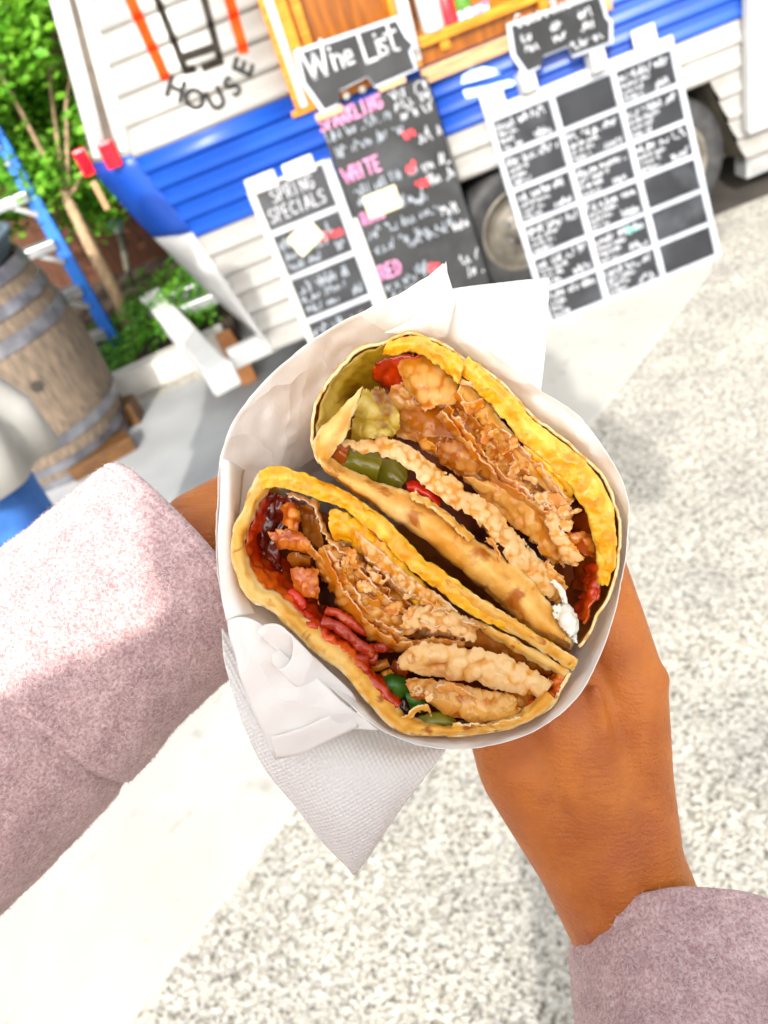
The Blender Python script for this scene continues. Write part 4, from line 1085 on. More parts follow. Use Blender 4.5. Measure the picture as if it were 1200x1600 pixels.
def paper_mat(name, dots):
    m = mat(name, (.88, .865, .85), (.92, .91, .90), 30, .7, .0, trans=.25, tcol=(.95, .92, .89), spec=.2)
    N = m.node_tree.nodes; L = m.node_tree.links; p = N['Principled BSDF']
    tc = N.new('ShaderNodeTexCoord')
    a = N.new('ShaderNodeVectorMath'); a.operation = 'DOT_PRODUCT'; a.inputs[1].default_value = tuple((IR + ID * .25).normalized() * dots)
    b = N.new('ShaderNodeVectorMath'); b.operation = 'DOT_PRODUCT'; b.inputs[1].default_value = tuple((ID - IR * .25).normalized() * dots)
    outs = []
    for v in (a, b):
        L.new(tc.outputs['Object'], v.inputs[0]); s = N.new('ShaderNodeMath'); s.operation = 'SINE'; L.new(v.outputs['Value'], s.inputs[0]); outs.append(s)
    mu = N.new('ShaderNodeMath'); mu.operation = 'MULTIPLY'; L.new(outs[0].outputs[0], mu.inputs[0]); L.new(outs[1].outputs[0], mu.inputs[1])
    bp = N.new('ShaderNodeBump'); bp.inputs['Strength'].default_value = .6; bp.inputs['Distance'].default_value = .0004
    L.new(mu.outputs[0], bp.inputs['Height']); L.new(bp.outputs[0], p.inputs['Normal'])
    return m
M_napkin = paper_mat('embossed napkin', 3000)
M_paper = mat('white wrapping paper', (.88, .86, .835), (.92, .905, .885), 22, .5, .0, trans=.36, tcol=(.95, .90, .85), spec=.3)
def creases(m, sc, dist):
    N = m.node_tree.nodes; L = m.node_tree.links; tc = N.new('ShaderNodeTexCoord')
    nz = N.new('ShaderNodeTexNoise'); nz.inputs['Scale'].default_value = sc * .5; nz.inputs['Detail'].default_value = 3; L.new(tc.outputs['Object'], nz.inputs['Vector'])
    mx = N.new('ShaderNodeMix'); mx.data_type = 'RGBA'; mx.inputs['Factor'].default_value = .06; L.new(tc.outputs['Object'], mx.inputs[6]); L.new(nz.outputs['Color'], mx.inputs[7])
    vo = N.new('ShaderNodeTexVoronoi'); vo.feature = 'F1'; vo.inputs['Scale'].default_value = sc; vo.inputs['Randomness'].default_value = 1; L.new(mx.outputs[2], vo.inputs['Vector'])
    n2 = N.new('ShaderNodeTexNoise'); n2.inputs['Scale'].default_value = 900; L.new(tc.outputs['Object'], n2.inputs['Vector'])
    ma = N.new('ShaderNodeMath'); ma.operation = 'MULTIPLY_ADD'; ma.inputs[1].default_value = .03; L.new(n2.outputs['Fac'], ma.inputs[0]); L.new(vo.outputs['Distance'], ma.inputs[2])
    bp = N.new('ShaderNodeBump'); bp.inputs['Strength'].default_value = .6; bp.inputs['Distance'].default_value = dist; L.new(ma.outputs[0], bp.inputs['Height']); L.new(bp.outputs[0], N['Principled BSDF'].inputs['Normal'])
creases(M_paper, 42, .006)

# ---- upper half
uh = empty('wrap_half', FP(720, 760, -40), 'upper half of the cut egg crepe wrap, with olive pickle and cream sauce', 'wrap')
SU = [(498,722),(488,690),(490,652),(504,612),(526,578),(560,549),(600,532),(648,521),(692,538),(738,564),(790,606),(836,652),(884,692),(922,722),(950,762),(966,810),(970,852),(962,892),(944,942),(922,984),(902,1008)]
def shell_rows(pts, c, ws, ks):
    return [[(c[0] + (x - c[0]) * k, c[1] + (y - c[1]) * k, w) for x, y in pts] for w, k in zip(ws, ks)]
patch('crepe_shell', shell_rows(SU, (730, 770), (0, -6, -28, -75), (1, 1.0, .96, .80)), M_crepe, uh, 190, 14, 1.0, 1.2, 44, fine=.3, rag=(1.0, 0, 0, 0))
patch('filling', [[(520,700,-26),(600,760,-26),(700,820,-26),(800,900,-26),(880,985,-26)], [(530,640,-26),(640,700,-26),(740,760,-28),(840,850,-28),(920,930,-26)], [(570,590,-26),(680,620,-26),(780,690,-26),(880,770,-28),(945,860,-26)], [(620,545,-30),(700,560,-30),(800,640,-30),(890,720,-30),(950,800,-30)]], M_fill, uh, 50, 20, 1.5, 5, 60, fine=2)
patch('shell_lining', [[(500,705,-1),(494,660,-1),(510,612,-1),(530,582,-1),(566,553,-1),(606,537,-1),(650,527,-1),(700,548,-1)], [(520,700,-6),(520,650,-6),(535,612,-6),(552,590,-6),(580,566,-7),(615,552,-7),(655,545,-7),(705,566,-6)], [(548,690,-16),(548,650,-17),(560,618,-18),(580,598,-18),(605,580,-18),(640,570,-18),(670,568,-18),(712,590,-16)], [(580,690,-32),(585,650,-32),(595,620,-32),(610,606,-32),(630,596,-32),(650,592,-32),(680,590,-32),(715,605,-30)]], M_olive, uh, 80, 20, .8, 1.6, 30, fine=.8)
patch('egg_layer', [[(604,533,1),(650,524,1),(690,540,1),(725,562,1)], [(600,545,2),(648,538,3),(690,556,3),(722,582,3)], [(598,556,-2),(648,552,-1),(688,574,-1),(716,600,-1)]], M_egg, uh, 60, 10, 1.2, 1.2, 25, fine=.8, rag=(3, 4, 0, 0))
patch('sauce', [[(580,565,-8),(620,556,-7),(660,558,-7),(692,570,-7)], [(585,585,-13),(620,590,-13),(650,590,-13),(680,595,-13)], [(600,605,-20),(630,622,-20),(650,626,-20),(680,625,-20)]], M_sauce, uh, 50, 12, .8, 2.5, 20, fine=1.2, rag=(5, 6, 4, 4))
patch('wonton_sheet', [[(612,552,-9),(648,549,-9),(690,560,-8),(716,590,-7)], [(624,580,-9),(655,585,-4),(690,585,-4),(717,604,-6)], [(636,604,-10),(660,612,-3),(692,610,-3),(716,618,-6)], [(644,620,-11),(664,640,-6),(690,634,-6),(714,627,-7)]], M_crisp, uh, 60, 22, .5, 1.6, 24, 9, 2.2, (5, 11), (3, 5, 3, 3))
patch('wonton_sheet', [[(566,603,-7),(590,596,-7),(606,612,-7),(612,628,-7)], [(556,640,-8),(585,638,-7),(610,640,-6),(626,650,-6)], [(548,672,-9),(575,672,-7),(600,672,-6),(624,668,-6)], [(540,690,-9),(570,690,-7),(600,688,-5),(616,684,-5)]], M_olive, uh, 50, 22, .5, 1.4, 22, 8, 1.6, (4, 8), (4, 5, 3, 5), fine=.5)
patch('shell_flap', [[(566,604,3),(560,622,3),(553,645,3),(546,668,2),(528,700,2),(504,724,2)], [(540,632,4),(532,648,5),(524,664,5),(516,680,5),(508,700,4),(500,722,3)], [(505,664,1),(500,672,2),(496,680,2),(492,690,2),(493,702,2),(497,716,2)]], M_crepe, uh, 50, 16, .9, .8, 22, fine=.4, rag=(4, 1, 2, 0))
patch('wonton_sheet', [[(622,642,-12),(660,634,-10),(700,642,-9),(728,662,-9),(748,690,-10)], [(626,654,-12),(662,656,-8),(700,662,-7),(726,680,-8),(746,694,-10)], [(640,668,-13),(664,680,-10),(700,684,-9),(724,692,-9),(744,700,-11)]], M_amber, uh, 60, 16, .6, 1.6, 30, 4, 1.2, (5, 9), (3, 3, 3, 3))
patch('wonton_chip', [[(676,694,-8),(692,688,-7),(715,690,-6),(740,700,-6),(758,718,-6)], [(682,712,-7),(698,708,-4),(718,712,-3),(738,720,-4),(758,728,-5)], [(690,726,-8),(706,736,-6),(724,741,-5),(742,740,-5),(758,732,-6)]], M_amber, uh, 60, 16, .6, .9, 20, 4, .8, (4, 8), (2, 4, 1, 1), fine=.3)
patch('wonton_chip', [[(655,690,-7),(664,686,-6),(676,690,-6),(684,700,-6)], [(656,702,-8),(666,702,-6),(678,706,-6),(686,712,-6)]], M_crisp, uh, 24, 8, .5, .8, 14, 3, .9, (3, 5), (4, 3, 2, 2))
patch('wonton_ribbon', [[(531,688,-3),(560,690,-3),(600,682,-3),(628,694,-3),(655,708,-3),(682,732,-3),(716,752,-3),(752,778,-3),(790,812,-3),(822,850,-4),(850,882,-5),(884,905,-7)], [(534,696,-1),(562,700,0),(600,696,0),(626,708,1),(654,728,1),(680,752,1),(716,774,1),(748,795,1),(786,830,1),(812,868,0),(840,898,-1),(874,922,-4)], [(540,702,-4),(576,707,-4),(600,714,-4),(625,724,-4),(656,750,-4),(680,774,-4),(718,800,-4),(744,812,-4),(778,852,-4),(800,886,-5),(828,914,-6),(862,940,-8)]], M_crispp, uh, 170, 20, .7, 1.4, 26, 70, 1.7, (3, 6.5), (3, 4, 2, 3), fine=.5)
patch('wonton_ribbon', [[(752,792,-8),(790,820,-8),(820,856,-8),(846,884,-8)], [(754,806,-9),(780,830,-9),(800,862,-9),(830,896,-9)], [(752,818,-11),(768,842,-11),(790,850,-11),(806,880,-11)]], M_amber, uh, 60, 12, .5, 1.5, 20, 14, 1.3, (3, 6), (2, 4, 2, 2))
patch('wonton_sheet', [[(722,742,-9),(770,748,-8),(815,752,-6),(842,778,-6),(862,815,-7)], [(742,764,-9),(785,782,-6),(822,795,-4),(846,826,-5),(872,858,-7)], [(762,794,-11),(798,818,-8),(826,838,-6),(850,868,-7),(884,890,-9)]], M_crisp, uh, 80, 20, .6, 1.8, 30, 20, 1.6, (3, 7), (4, 4, 3, 3), fine=.4)
patch('wonton_ribbon', [[(838,770,-3),(850,800,-2),(856,830,-2),(872,862,-3),(892,886,-5)], [(846,768,-1),(862,800,1),(868,830,1),(884,858,0),(904,880,-3)], [(856,766,-4),(874,798,-3),(880,826,-3),(898,852,-4),(914,874,-6)]], M_crispp, uh, 70, 14, .6, 1.3, 18, 18, 1.7, (3, 6), (4, 4, 2, 2), fine=.4)
patch('wonton_ribbon', [[(850,872,-6),(874,892,-5),(888,916,-6)], [(842,890,-4),(866,910,-3),(880,932,-5)], [(836,904,-7),(858,926,-6),(872,946,-8)]], M_crisp, uh, 40, 14, .6, 1.2, 18, 12, 2.2, (4, 7), (3, 4, 2, 2))
patch('egg_layer', [[(732,556,0),(790,609,0),(838,660,0),(886,698,0),(924,732,0),(950,775,0),(962,825,0),(962,870,-1),(950,915,-3)], [(724,568,3),(778,618,3),(826,670,3),(874,712,3),(910,748,3),(936,790,3),(948,835,3),(950,875,2),(940,915,-1)], [(716,582,-1),(764,630,-1),(812,684,-1),(858,726,-1),(892,762,-1),(916,802,-1),(928,845,-2),(934,880,-3),(932,912,-5)]], M_egg, uh, 150, 12, 1.4, 1.2, 24, fine=.9, rag=(2, 4, 2, 2))
patch('egg_layer', [[(722,594,-5),(766,636,-4),(810,690,-4),(850,728,-4),(884,764,-4),(900,780,-4)], [(716,608,-3),(758,648,-2),(800,700,-2),(842,736,-2),(874,768,-2),(894,786,-2)], [(714,622,-7),(750,660,-7),(790,708,-7),(828,744,-7),(862,776,-7),(884,792,-7)]], M_crepe, uh, 100, 12, 1.2, 1.0, 22, fine=.8, rag=(3, 5, 2, 2))
patch('egg_layer', [[(816,690,-3),(842,712,-2),(872,738,-2),(902,762,-3)], [(820,702,-1),(846,724,0),(872,746,0),(898,770,-1)], [(828,716,-4),(850,736,-3),(874,756,-3),(892,778,-4)]], M_eggb, uh, 50, 10, 1.6, .8, 20, fine=.6, rag=(2, 4, 2, 2))
patch('egg_layer', [[(836,724,-3),(856,736,-2),(880,762,-3)], [(838,734,-1),(858,748,0),(878,772,-1)], [(846,744,-4),(862,758,-3),(876,780,-4)]], M_eggb, uh, 40, 8, 1.4, .8, 20, fine=.6, rag=(2, 3, 2, 2))
patch('wonton_crumb', [[(716,612,-6),(742,636,-5),(776,676,-5),(806,716,-5),(838,752,-6)], [(712,640,-8),(736,664,-5),(766,700,-5),(796,736,-5),(828,764,-6)], [(720,664,-11),(740,690,-9),(762,728,-9),(786,752,-9),(818,776,-10)]], M_crisp, uh, 80, 18, .8, 3.2, 16, 30, 1.6, (2, 5), (6, 8, 4, 4), fine=1.4)
def flake(cx_, cy_, w_, s_, m, parent, name='wonton_flake', asp=.6):
    """one thin brittle shard, tilted at random"""
    a_ = random.uniform(0, 6.28); ca, sa = cos(a_), sin(a_); tx, ty = random.gauss(0, .12), random.gauss(0, .12)
    rws = []
    for v in (-1, -.33, .33, 1):
        rw = []
        for u in (-1, -.5, 0, .5, 1):
            k = (1 - .35 * abs(v) * random.random()); x = u * s_ * k + random.gauss(0, s_ * .10); y = v * s_ * asp * (1 - .3 * abs(u) * random.random()) + random.gauss(0, s_ * .08)
            rw.append((cx_ + x * ca - y * sa, cy_ + x * sa + y * ca, w_ + (tx * x + ty * y) + .8 * (1 - u * u)))
        rws.append(rw)
    patch(name, rws, m, parent, 16, 9, .45, .5, 12, 3, 1.2, (2, 4), (2.5, 2.5, 2, 2), fine=.25)
def flakes(line, count, spread, size, wr, mats, parent):
    P_ = np.array(line, float)
    for k in range(count):
        t = random.uniform(0, len(P_) - 1.001); i = int(t); p_ = P_[i] + (P_[i+1] - P_[i]) * (t - i)
        flake(p_[0] + random.gauss(0, spread), p_[1] + random.gauss(0, spread), random.uniform(*wr), random.uniform(*size), random.choice(mats), parent, asp=random.uniform(.35, .8))
random.seed(21)
def layers(PT, PB, cnt, parent, mats, drift=(-7, 10), deep=-14, w0=1.5):
    """thin fried sheets seen edge-on: pale ragged front edge, amber body going back into the wrap"""
    PT, PB = np.array(PT, float), np.array(PB, float)
    for k in range(cnt):
        f = (k + random.uniform(-.25, .25)) / max(1, cnt - 1); L_ = PT + (PB - PT) * f
        i0 = random.choice((0, 0, 1)); i1 = len(L_) - random.choice((0, 0, 1))
        L_ = L_[i0:i1] + rng.normal(0, 3.0, (i1 - i0, 2)); w_ = w0 + random.uniform(-2.5, 1.5); g_ = random.uniform(.7, 1.4)
        rws = [[(x + drift[0] * t * g_, y + drift[1] * t * g_, w_ + (deep - w_) * t * (.6 + .4 * t)) for x, y in L_] for t in (0, .3, .65, 1)]
        patch('wonton_layer', rws, mats[k % len(mats)], parent, 110, 14, .45, 1.3, 26, 12, 1.6, (3, 7), (3, 3, 4, 4), fine=.3, jit=2.2)
layers([(720,600),(760,645),(800,690),(840,728),(884,776)], [(700,644),(730,692),(768,732),(802,764),(856,806)], 4, uh, (M_crispp, M_crisp), (-13, 14), -12, .5)
flakes([(722,612),(752,650),(782,696),(812,738),(842,770),(872,796)], 12, 9, (9, 20), (-2, 1), (M_crispp, M_crisp), uh)
flakes([(730,640),(762,690),(800,740),(850,800)], 5, 12, (9, 16), (-6, -2), (M_crisp, M_amber), uh)
flakes([(880,800),(896,815)], 3, 6, (14, 20), (0, 2), (M_crispp,), uh)
patch('shell_lining', [[(930,780,-3),(938,812,-3),(942,850,-3),(938,885,-4),(926,930,-6)], [(914,800,-12),(920,826,-12),(924,855,-12),(922,890,-12),(914,925,-12)], [(890,812,-24),(894,836,-24),(898,862,-24),(898,895,-24),(894,920,-24)]], M_orangech, uh, 50, 14, .8, 1.6, 24, fine=.8)
patch('wonton_chip', [[(876,836,-8),(900,828,-7),(925,836,-8)], [(880,850,-6),(905,846,-4),(930,856,-6)], [(884,862,-9),(908,866,-8),(926,872,-9)]], M_orangech, uh, 30, 12, .5, 1.4, 16, 3, 1, (4, 7), (3, 3, 3, 3))
patch('sauce', [[(944,878,-3),(938,910,-3),(926,945,-4),(912,975,-5)], [(930,880,-6),(926,910,-6),(914,942,-7),(902,968,-8)], [(916,885,-13),(912,910,-13),(904,938,-13),(894,960,-13)]], M_sauce, uh, 40, 12, .9, 1.4, 16, fine=1.2, rag=(2, 4, 2, 2))
patch('lower_shell', [[(497,706,-2),(520,720,-2),(560,742,-2),(606,764,-2),(644,772,-2),(690,800,-2),(734,838,-2),(780,872,-2),(826,905,-2),(862,948,-2),(890,985,-3)], [(500,722,4),(524,738,4),(562,760,4),(604,784,4),(648,806,5),(694,834,5),(740,868,5),(786,908,5),(826,944,4),(860,980,3),(888,1000,1)], [(512,738,0),(540,756,0),(574,778,0),(612,804,0),(656,832,0),(700,864,0),(744,900,0),(784,938,-1),(820,968,-2),(852,992,-3),(892,1010,-4)], [(530,752,-14),(560,770,-14),(590,790,-14),(630,818,-14),(670,846,-14),(712,878,-14),(752,912,-14),(792,948,-14),(826,976,-14),(858,998,-14),(892,1014,-14)]], M_toast, uh, 150, 22, 1.6, 1.2, 40, fine=.35, rag=(3, 0, 2, 2))
patch('shell_torn_edge', [[(632,774,1),(645,765,2),(660,776,2),(690,795,2),(716,818,2),(740,838,1)], [(640,786,4),(652,784,5),(668,792,5),(694,812,5),(718,834,5),(742,852,4)]], M_crepe, uh, 60, 8, .9, .8, 12, fine=.6, rag=(6, 2, 2, 2))
patch('cream_sauce', [[(866,948,0),(880,944,2),(896,954,2),(904,972,1)], [(866,962,3),(880,962,6),(894,972,6),(900,988,3)], [(872,974,3),(882,982,5),(892,992,4),(898,1004,1)]], M_cream2, uh, 36, 16, 1.6, 1.8, 14, 0, 1.2, (3, 6), (4, 4, 3, 3), fine=.5)
patch('cream_sauce', [[(858,910,-3),(868,914,-2),(876,926,-2),(880,944,-1)], [(864,906,-2),(874,910,-1),(884,924,-1),(888,944,0)]], M_cream2, uh, 24, 6, 1.2, .8, 12)
patch('pickle_slice', [[(541,697,-12),(570,704,-11),(598,713,-11)], [(536,716,-11),(566,724,-9),(594,733,-9)], [(532,733,-13),(562,742,-12),(590,750,-12)]], M_pickle, uh, 30, 12, 4.0, .5, 20)
patch('pickle_slice', [[(596,716,-17),(616,724,-17),(634,738,-17)], [(592,734,-16),(612,744,-15),(630,756,-15)], [(588,752,-18),(606,762,-17),(624,770,-17)]], M_pickle, uh, 30, 12, 4.0, .5, 20)
patch('tomato_piece', [[(521,694,-11),(532,693,-10),(544,698,-11)], [(516,706,-10),(528,706,-8),(540,712,-9)], [(518,716,-12),(530,720,-11),(538,726,-12)]], M_orangech, uh, 24, 10, 3, .5, 20)
patch('pepper_piece', [[(634,757,-7),(652,755,-6),(672,766,-7),(684,780,-8)], [(636,764,-5),(654,766,-3),(672,776,-4),(686,792,-6)], [(642,772,-8),(658,778,-7),(674,788,-7),(688,802,-8)]], M_redp, uh, 36, 12, 2.0, .7, 16)
patch('scallion_piece', [[(780,866,-8),(790,868,-7),(800,876,-8)], [(784,874,-7),(793,878,-6),(802,884,-7)], [(788,882,-9),(796,888,-8),(806,894,-9)]], M_scal, uh, 20, 8, 1.5, .4, 10)
patch('wonton_crumb', [[(764,838,2),(772,842,3),(780,856,3),(786,868,2)], [(760,846,3),(768,852,4),(774,864,4),(780,874,3)]], M_crispp, uh, 20, 6, .6, .8, 8, rag=(6, 2, 3, 2))

patch('wonton_sheet', [[(612,600,-14),(680,600,-13),(740,640,-12),(800,700,-12),(860,766,-12),(905,830,-13)], [(606,640,-15),(664,650,-13),(724,696,-12),(784,752,-12),(840,806,-12),(888,862,-13)], [(612,676,-16),(660,700,-15),(712,742,-14),(768,788,-14),(824,838,-14),(868,886,-15)]], M_crisp, uh, 110, 24, .5, 2.0, 40, 40, 1.6, (4, 9), (4, 4, 3, 3), fine=.3)
# ---- lower half
lh = empty('wrap_half', FP(620, 960, -40), 'lower half of the cut egg crepe wrap, with red sauce and red strips', 'wrap')
SL = [(406,740),(386,788),(368,830),(366,872),(378,908),(396,935),(420,945),(460,985),(500,1020),(540,1050),(562,1076),(590,1108),(620,1136),(660,1145),(720,1147),(790,1138),(832,1122),(866,1092),(890,1052)]
patch('crepe_shell', shell_rows(SL, (640, 950), (0, -5, -26, -70), (1, 1.0, .95, .78)), M_crepe, lh, 190, 14, 1.2, 1.2, 44, fine=.3, rag=(1.2, 0, 0, 0))
patch('shell_edge', [[(404,742,1),(382,790,1),(365,832,1),(363,872,1),(374,910,1),(394,938,1),(420,949,1),(458,988,1),(498,1024,1),(538,1054,1),(560,1080,1),(586,1112,1),(618,1139,1),(662,1149,1),(722,1150,1),(792,1140,1),(834,1124,1),(868,1093,1)], [(414,750,3),(393,795,3),(376,836,3),(375,870,3),(386,903,3),(404,928,3),(428,938,3),(468,976,3),(508,1010,3),(548,1040,3),(571,1066,3),(600,1100,3),(628,1126,3),(666,1138,3),(722,1140,3),(788,1130,3),(826,1115,3),(858,1084,3)], [(420,760,-3),(400,800,-3),(385,838,-3),(385,868,-3),(396,898,-3),(414,920,-3),(438,930,-3),(478,966,-3),(518,1000,-3),(556,1030,-3),(580,1058,-3),(612,1092,-3),(636,1116,-3),(670,1130,-3),(722,1134,-3),(784,1124,-3),(818,1108,-3),(850,1078,-3)]], M_crepe, lh, 220, 10, .8, 1.0, 34, fine=.5, rag=(1.5, 5, 0, 0))
patch('filling', [[(430,770,-32),(540,820,-36),(650,920,-36),(760,990,-34),(870,1050,-28)], [(400,850,-32),(500,920,-40),(620,1000,-42),(740,1050,-40),(860,1080,-30)], [(430,930,-30),(500,990,-38),(580,1060,-40),(700,1110,-38),(830,1110,-28)], [(470,975,-28),(540,1040,-30),(600,1105,-30),(700,1135,-30),(800,1125,-28)]], M_fill, lh, 50, 20, 1.5, 5, 60, fine=2)
patch('sauce_wall', [[(416,756,-2),(398,800,-2),(383,838,-2),(384,868,-2),(397,900,-2),(418,922,-2),(446,940,-2),(484,975,-2),(520,1005,-2)], [(426,775,-7),(412,808,-8),(398,840,-8),(400,868,-8),(414,896,-8),(432,914,-8),(458,936,-7),(494,970,-6),(528,1002,-5)], [(436,790,-15),(426,816,-16),(416,842,-16),(420,868,-17),(432,892,-16),(450,912,-15),(472,934,-13),(504,966,-11),(536,998,-9)], [(452,800,-28),(444,824,-28),(438,848,-28),(442,872,-28),(456,892,-26),(472,912,-24),(494,934,-22),(520,966,-18),(548,996,-14)]], M_sauce, lh, 110, 26, .8, 2.0, 26, fine=1.4, rag=(3, 6, 3, 3))
patch('dark_sauce', [[(418,770,-5),(436,772,-6),(456,780,-7),(470,800,-8)], [(412,800,-8),(428,806,-9),(444,816,-10),(456,824,-11)], [(404,836,-8),(416,842,-10),(426,850,-12),(436,858,-14)], [(412,866,-9),(420,874,-11),(430,884,-14),(440,894,-16)]], M_saucedk, lh, 44, 22, .8, 2.0, 18, fine=1.6, rag=(4, 5, 5, 5))
patch('sauce_rim', [[(470,972,-1),(500,1000,-1),(534,1022,-1),(556,1046,-1),(582,1078,-1),(612,1108,-1)], [(480,968,0),(510,994,0),(542,1018,0),(564,1042,0),(592,1072,0),(620,1102,0)], [(492,964,-5),(522,990,-5),(552,1014,-5),(576,1038,-5),(604,1066,-5),(630,1098,-5)]], M_sauce, lh, 80, 10, .9, 1.2, 14, fine=1.3, rag=(3, 5, 2, 2))
patch('egg_layer', [[(404,738,1),(430,728,1),(470,740,1),(512,754,1),(552,776,1),(602,812,1),(650,860,1),(700,900,1),(752,936,1),(802,966,1),(852,1000,1),(902,1032,0)], [(406,750,5),(434,744,5),(474,754,5),(514,768,5),(552,790,5),(600,828,5),(648,876,5),(696,914,5),(748,950,4),(800,978,4),(852,1008,3),(898,1038,2)], [(412,764,0),(440,762,0),(480,772,0),(514,784,0),(550,804,0),(592,838,0),(638,884,0),(690,926,0),(742,962,0),(796,988,0),(848,1016,0),(892,1044,-1)]], M_egg, lh, 170, 14, 1.6, 1.3, 26, fine=.9, rag=(3, 4, 2, 2))
patch('crepe_layer', [[(690,900,2),(740,930,2),(790,960,2),(840,994,2),(902,1030,1)], [(700,912,5),(746,942,5),(794,970,5),(844,1002,5),(900,1040,3)], [(704,926,2),(746,954,2),(792,982,2),(844,1014,2),(894,1050,0)]], M_crepe, lh, 80, 10, 1.2, .8, 20, fine=.5, rag=(2, 3, 2, 2))
patch('crepe_layer', [[(740,966,-2),(780,986,-1),(830,1012,-1),(890,1046,-2)], [(742,974,1),(782,996,1),(830,1022,1),(884,1054,0)], [(748,982,-4),(784,1006,-4),(828,1030,-4),(878,1058,-5)]], M_crepe, lh, 70, 10, 1.2, .8, 20, fine=.5, rag=(2, 3, 2, 2))
patch('sauce_line', [[(556,806,1),(590,834,1),(622,866,1),(640,884,0)], [(560,812,2),(592,840,2),(622,872,2),(638,890,1)]], M_sauce, lh, 40, 5, .6, .3, 14, rag=(1, 1, 0, 0))
patch('egg_fold', [[(516,796,-2),(540,800,-1),(572,820,-1),(606,852,-1),(640,890,-1),(672,920,-2)], [(514,812,2),(538,816,3),(566,836,3),(598,868,3),(632,904,3),(664,934,1)], [(518,830,0),(538,834,1),(562,854,1),(592,884,1),(626,918,1),(656,944,-1)], [(526,842,-5),(544,848,-4),(566,868,-4),(594,896,-4),(622,926,-4),(650,950,-5)]], M_eggb, lh, 80, 18, 1.4, 1.6, 22, fine=1.2, rag=(3, 5, 3, 3))
patch('crepe_layer', [[(556,828,2),(590,856,3),(630,892,3),(676,924,2),(716,952,0)], [(556,842,3),(590,872,4),(628,906,4),(672,938,3),(710,964,1)], [(560,856,-1),(588,886,0),(624,918,0),(666,948,0),(704,974,-2)]], M_crispp, lh, 80, 12, 1.0, 1.4, 16, 22, 1.2, (2, 5), (4, 6, 3, 3), fine=.9)
# lacy fried sheets
patch('wonton_ribbon', [[(448,768,-3),(480,776,-3),(496,786,-3),(502,808,-3),(512,828,-3),(524,846,-3),(552,862,-3),(582,888,-3)], [(452,776,0),(480,784,0),(492,796,0),(497,814,0),(507,836,0),(520,854,0),(546,872,0),(574,898,0)]], M_crispp, lh, 100, 8, .7, 1.0, 14, 10, 1.0, (2, 4), (3, 4, 2, 3), fine=.6)
patch('wonton_sheet', [[(462,788,-12),(486,790,-12),(500,812,-12),(506,842,-12)], [(466,812,-14),(484,820,-13),(498,840,-13),(506,858,-13)], [(474,834,-16),(488,846,-15),(500,860,-15),(508,874,-15)]], M_amber, lh, 40, 14, .5, 1.5, 18, 6, 1.2, (3, 6), (3, 4, 3, 3))
patch('wonton_sheet', [[(502,850,-5),(516,878,-5),(526,906,-5),(540,932,-5),(562,956,-5),(590,984,-5),(630,1004,-6)], [(514,850,-2),(530,876,-1),(542,902,-1),(556,926,-1),(580,948,-1),(608,968,-1),(646,990,-2)], [(530,852,-3),(552,876,-2),(566,898,-2),(586,920,-2),(608,938,-2),(636,954,-2),(672,974,-3)], [(548,856,-7),(574,880,-7),(592,898,-7),(612,914,-7),(640,930,-7),(668,944,-7),(700,964,-8)]], M_crisp, lh, 110, 26, .6, 2.4, 20, 40, 2.0, (3, 7), (4, 5, 4, 4), fine=1.0)
patch('wonton_sheet', [[(640,950,0),(676,942,1),(710,956,1),(738,966,0),(752,976,-1)], [(628,968,2),(668,962,3),(704,972,3),(728,984,2),(744,990,0)], [(624,984,0),(664,984,1),(700,990,1),(726,998,0),(740,1002,-2)]], M_crispp, lh, 70, 16, .6, 2.0, 18, 16, 1.6, (3, 7), (6, 6, 5, 4), fine=.9)
patch('wonton_sheet', [[(596,984,-4),(640,996,-3),(690,996,-3),(730,1000,-4)], [(600,996,-3),(642,1006,-2),(690,1006,-2),(728,1008,-3)], [(612,1004,-7),(646,1014,-6),(690,1014,-6),(724,1014,-7)]], M_crisp, lh, 60, 12, .5, 1.4, 18, 14, 1.2, (3, 5), (4, 5, 4, 4), fine=.8)
patch('wonton_sheet', [[(726,964,-6),(770,984,-6),(820,1014,-6),(868,1044,-7)], [(720,990,-8),(766,1006,-8),(814,1028,-8),(860,1052,-9)], [(716,1006,-12),(760,1018,-12),(808,1036,-12),(850,1054,-12)]], M_amber, lh, 60, 14, .6, 1.0, 24, 4, .8, (4, 8), (2, 3, 3, 3))
patch('wonton_sheet', [[(622,1034,0),(642,1012,1),(668,1004,2),(716,1008,2),(772,1018,2),(822,1040,1),(864,1066,-1)], [(628,1044,1),(650,1030,3),(680,1024,5),(722,1028,5),(776,1042,4),(820,1060,3),(856,1076,0)], [(650,1050,-1),(672,1046,1),(700,1046,3),(736,1052,3),(780,1064,2),(816,1076,1),(848,1082,-1)], [(664,1052,-5),(690,1056,-4),(716,1060,-3),(748,1068,-3),(784,1076,-3),(812,1082,-3),(840,1086,-4)]], M_crispp, lh, 120, 24, .6, 1.6, 22, 46, 2.3, (4, 9), (5, 4, 6, 3), fine=.5)
patch('wonton_sheet', [[(636,1062,-5),(672,1060,-5),(716,1068,-5),(760,1078,-5),(806,1086,-6)], [(634,1074,-2),(676,1082,-1),(720,1092,-1),(766,1100,-1),(812,1100,-3)], [(660,1086,-1),(694,1102,1),(734,1112,1),(776,1114,1),(818,1108,-2)], [(676,1096,-3),(706,1118,-1),(744,1126,0),(784,1124,0),(822,1112,-4)]], M_crisp, lh, 100, 24, .6, 1.5, 22, 40, 1.9, (3, 8), (4, 5, 6, 3), fine=.5)
patch('wonton_sheet', [[(682,1074,3),(704,1068,4),(724,1078,4),(740,1086,3)], [(684,1082,4),(706,1080,5),(724,1088,5),(738,1094,4)]], M_crispp, lh, 30, 8, .6, 1, 10, rag=(5, 3, 3, 3))
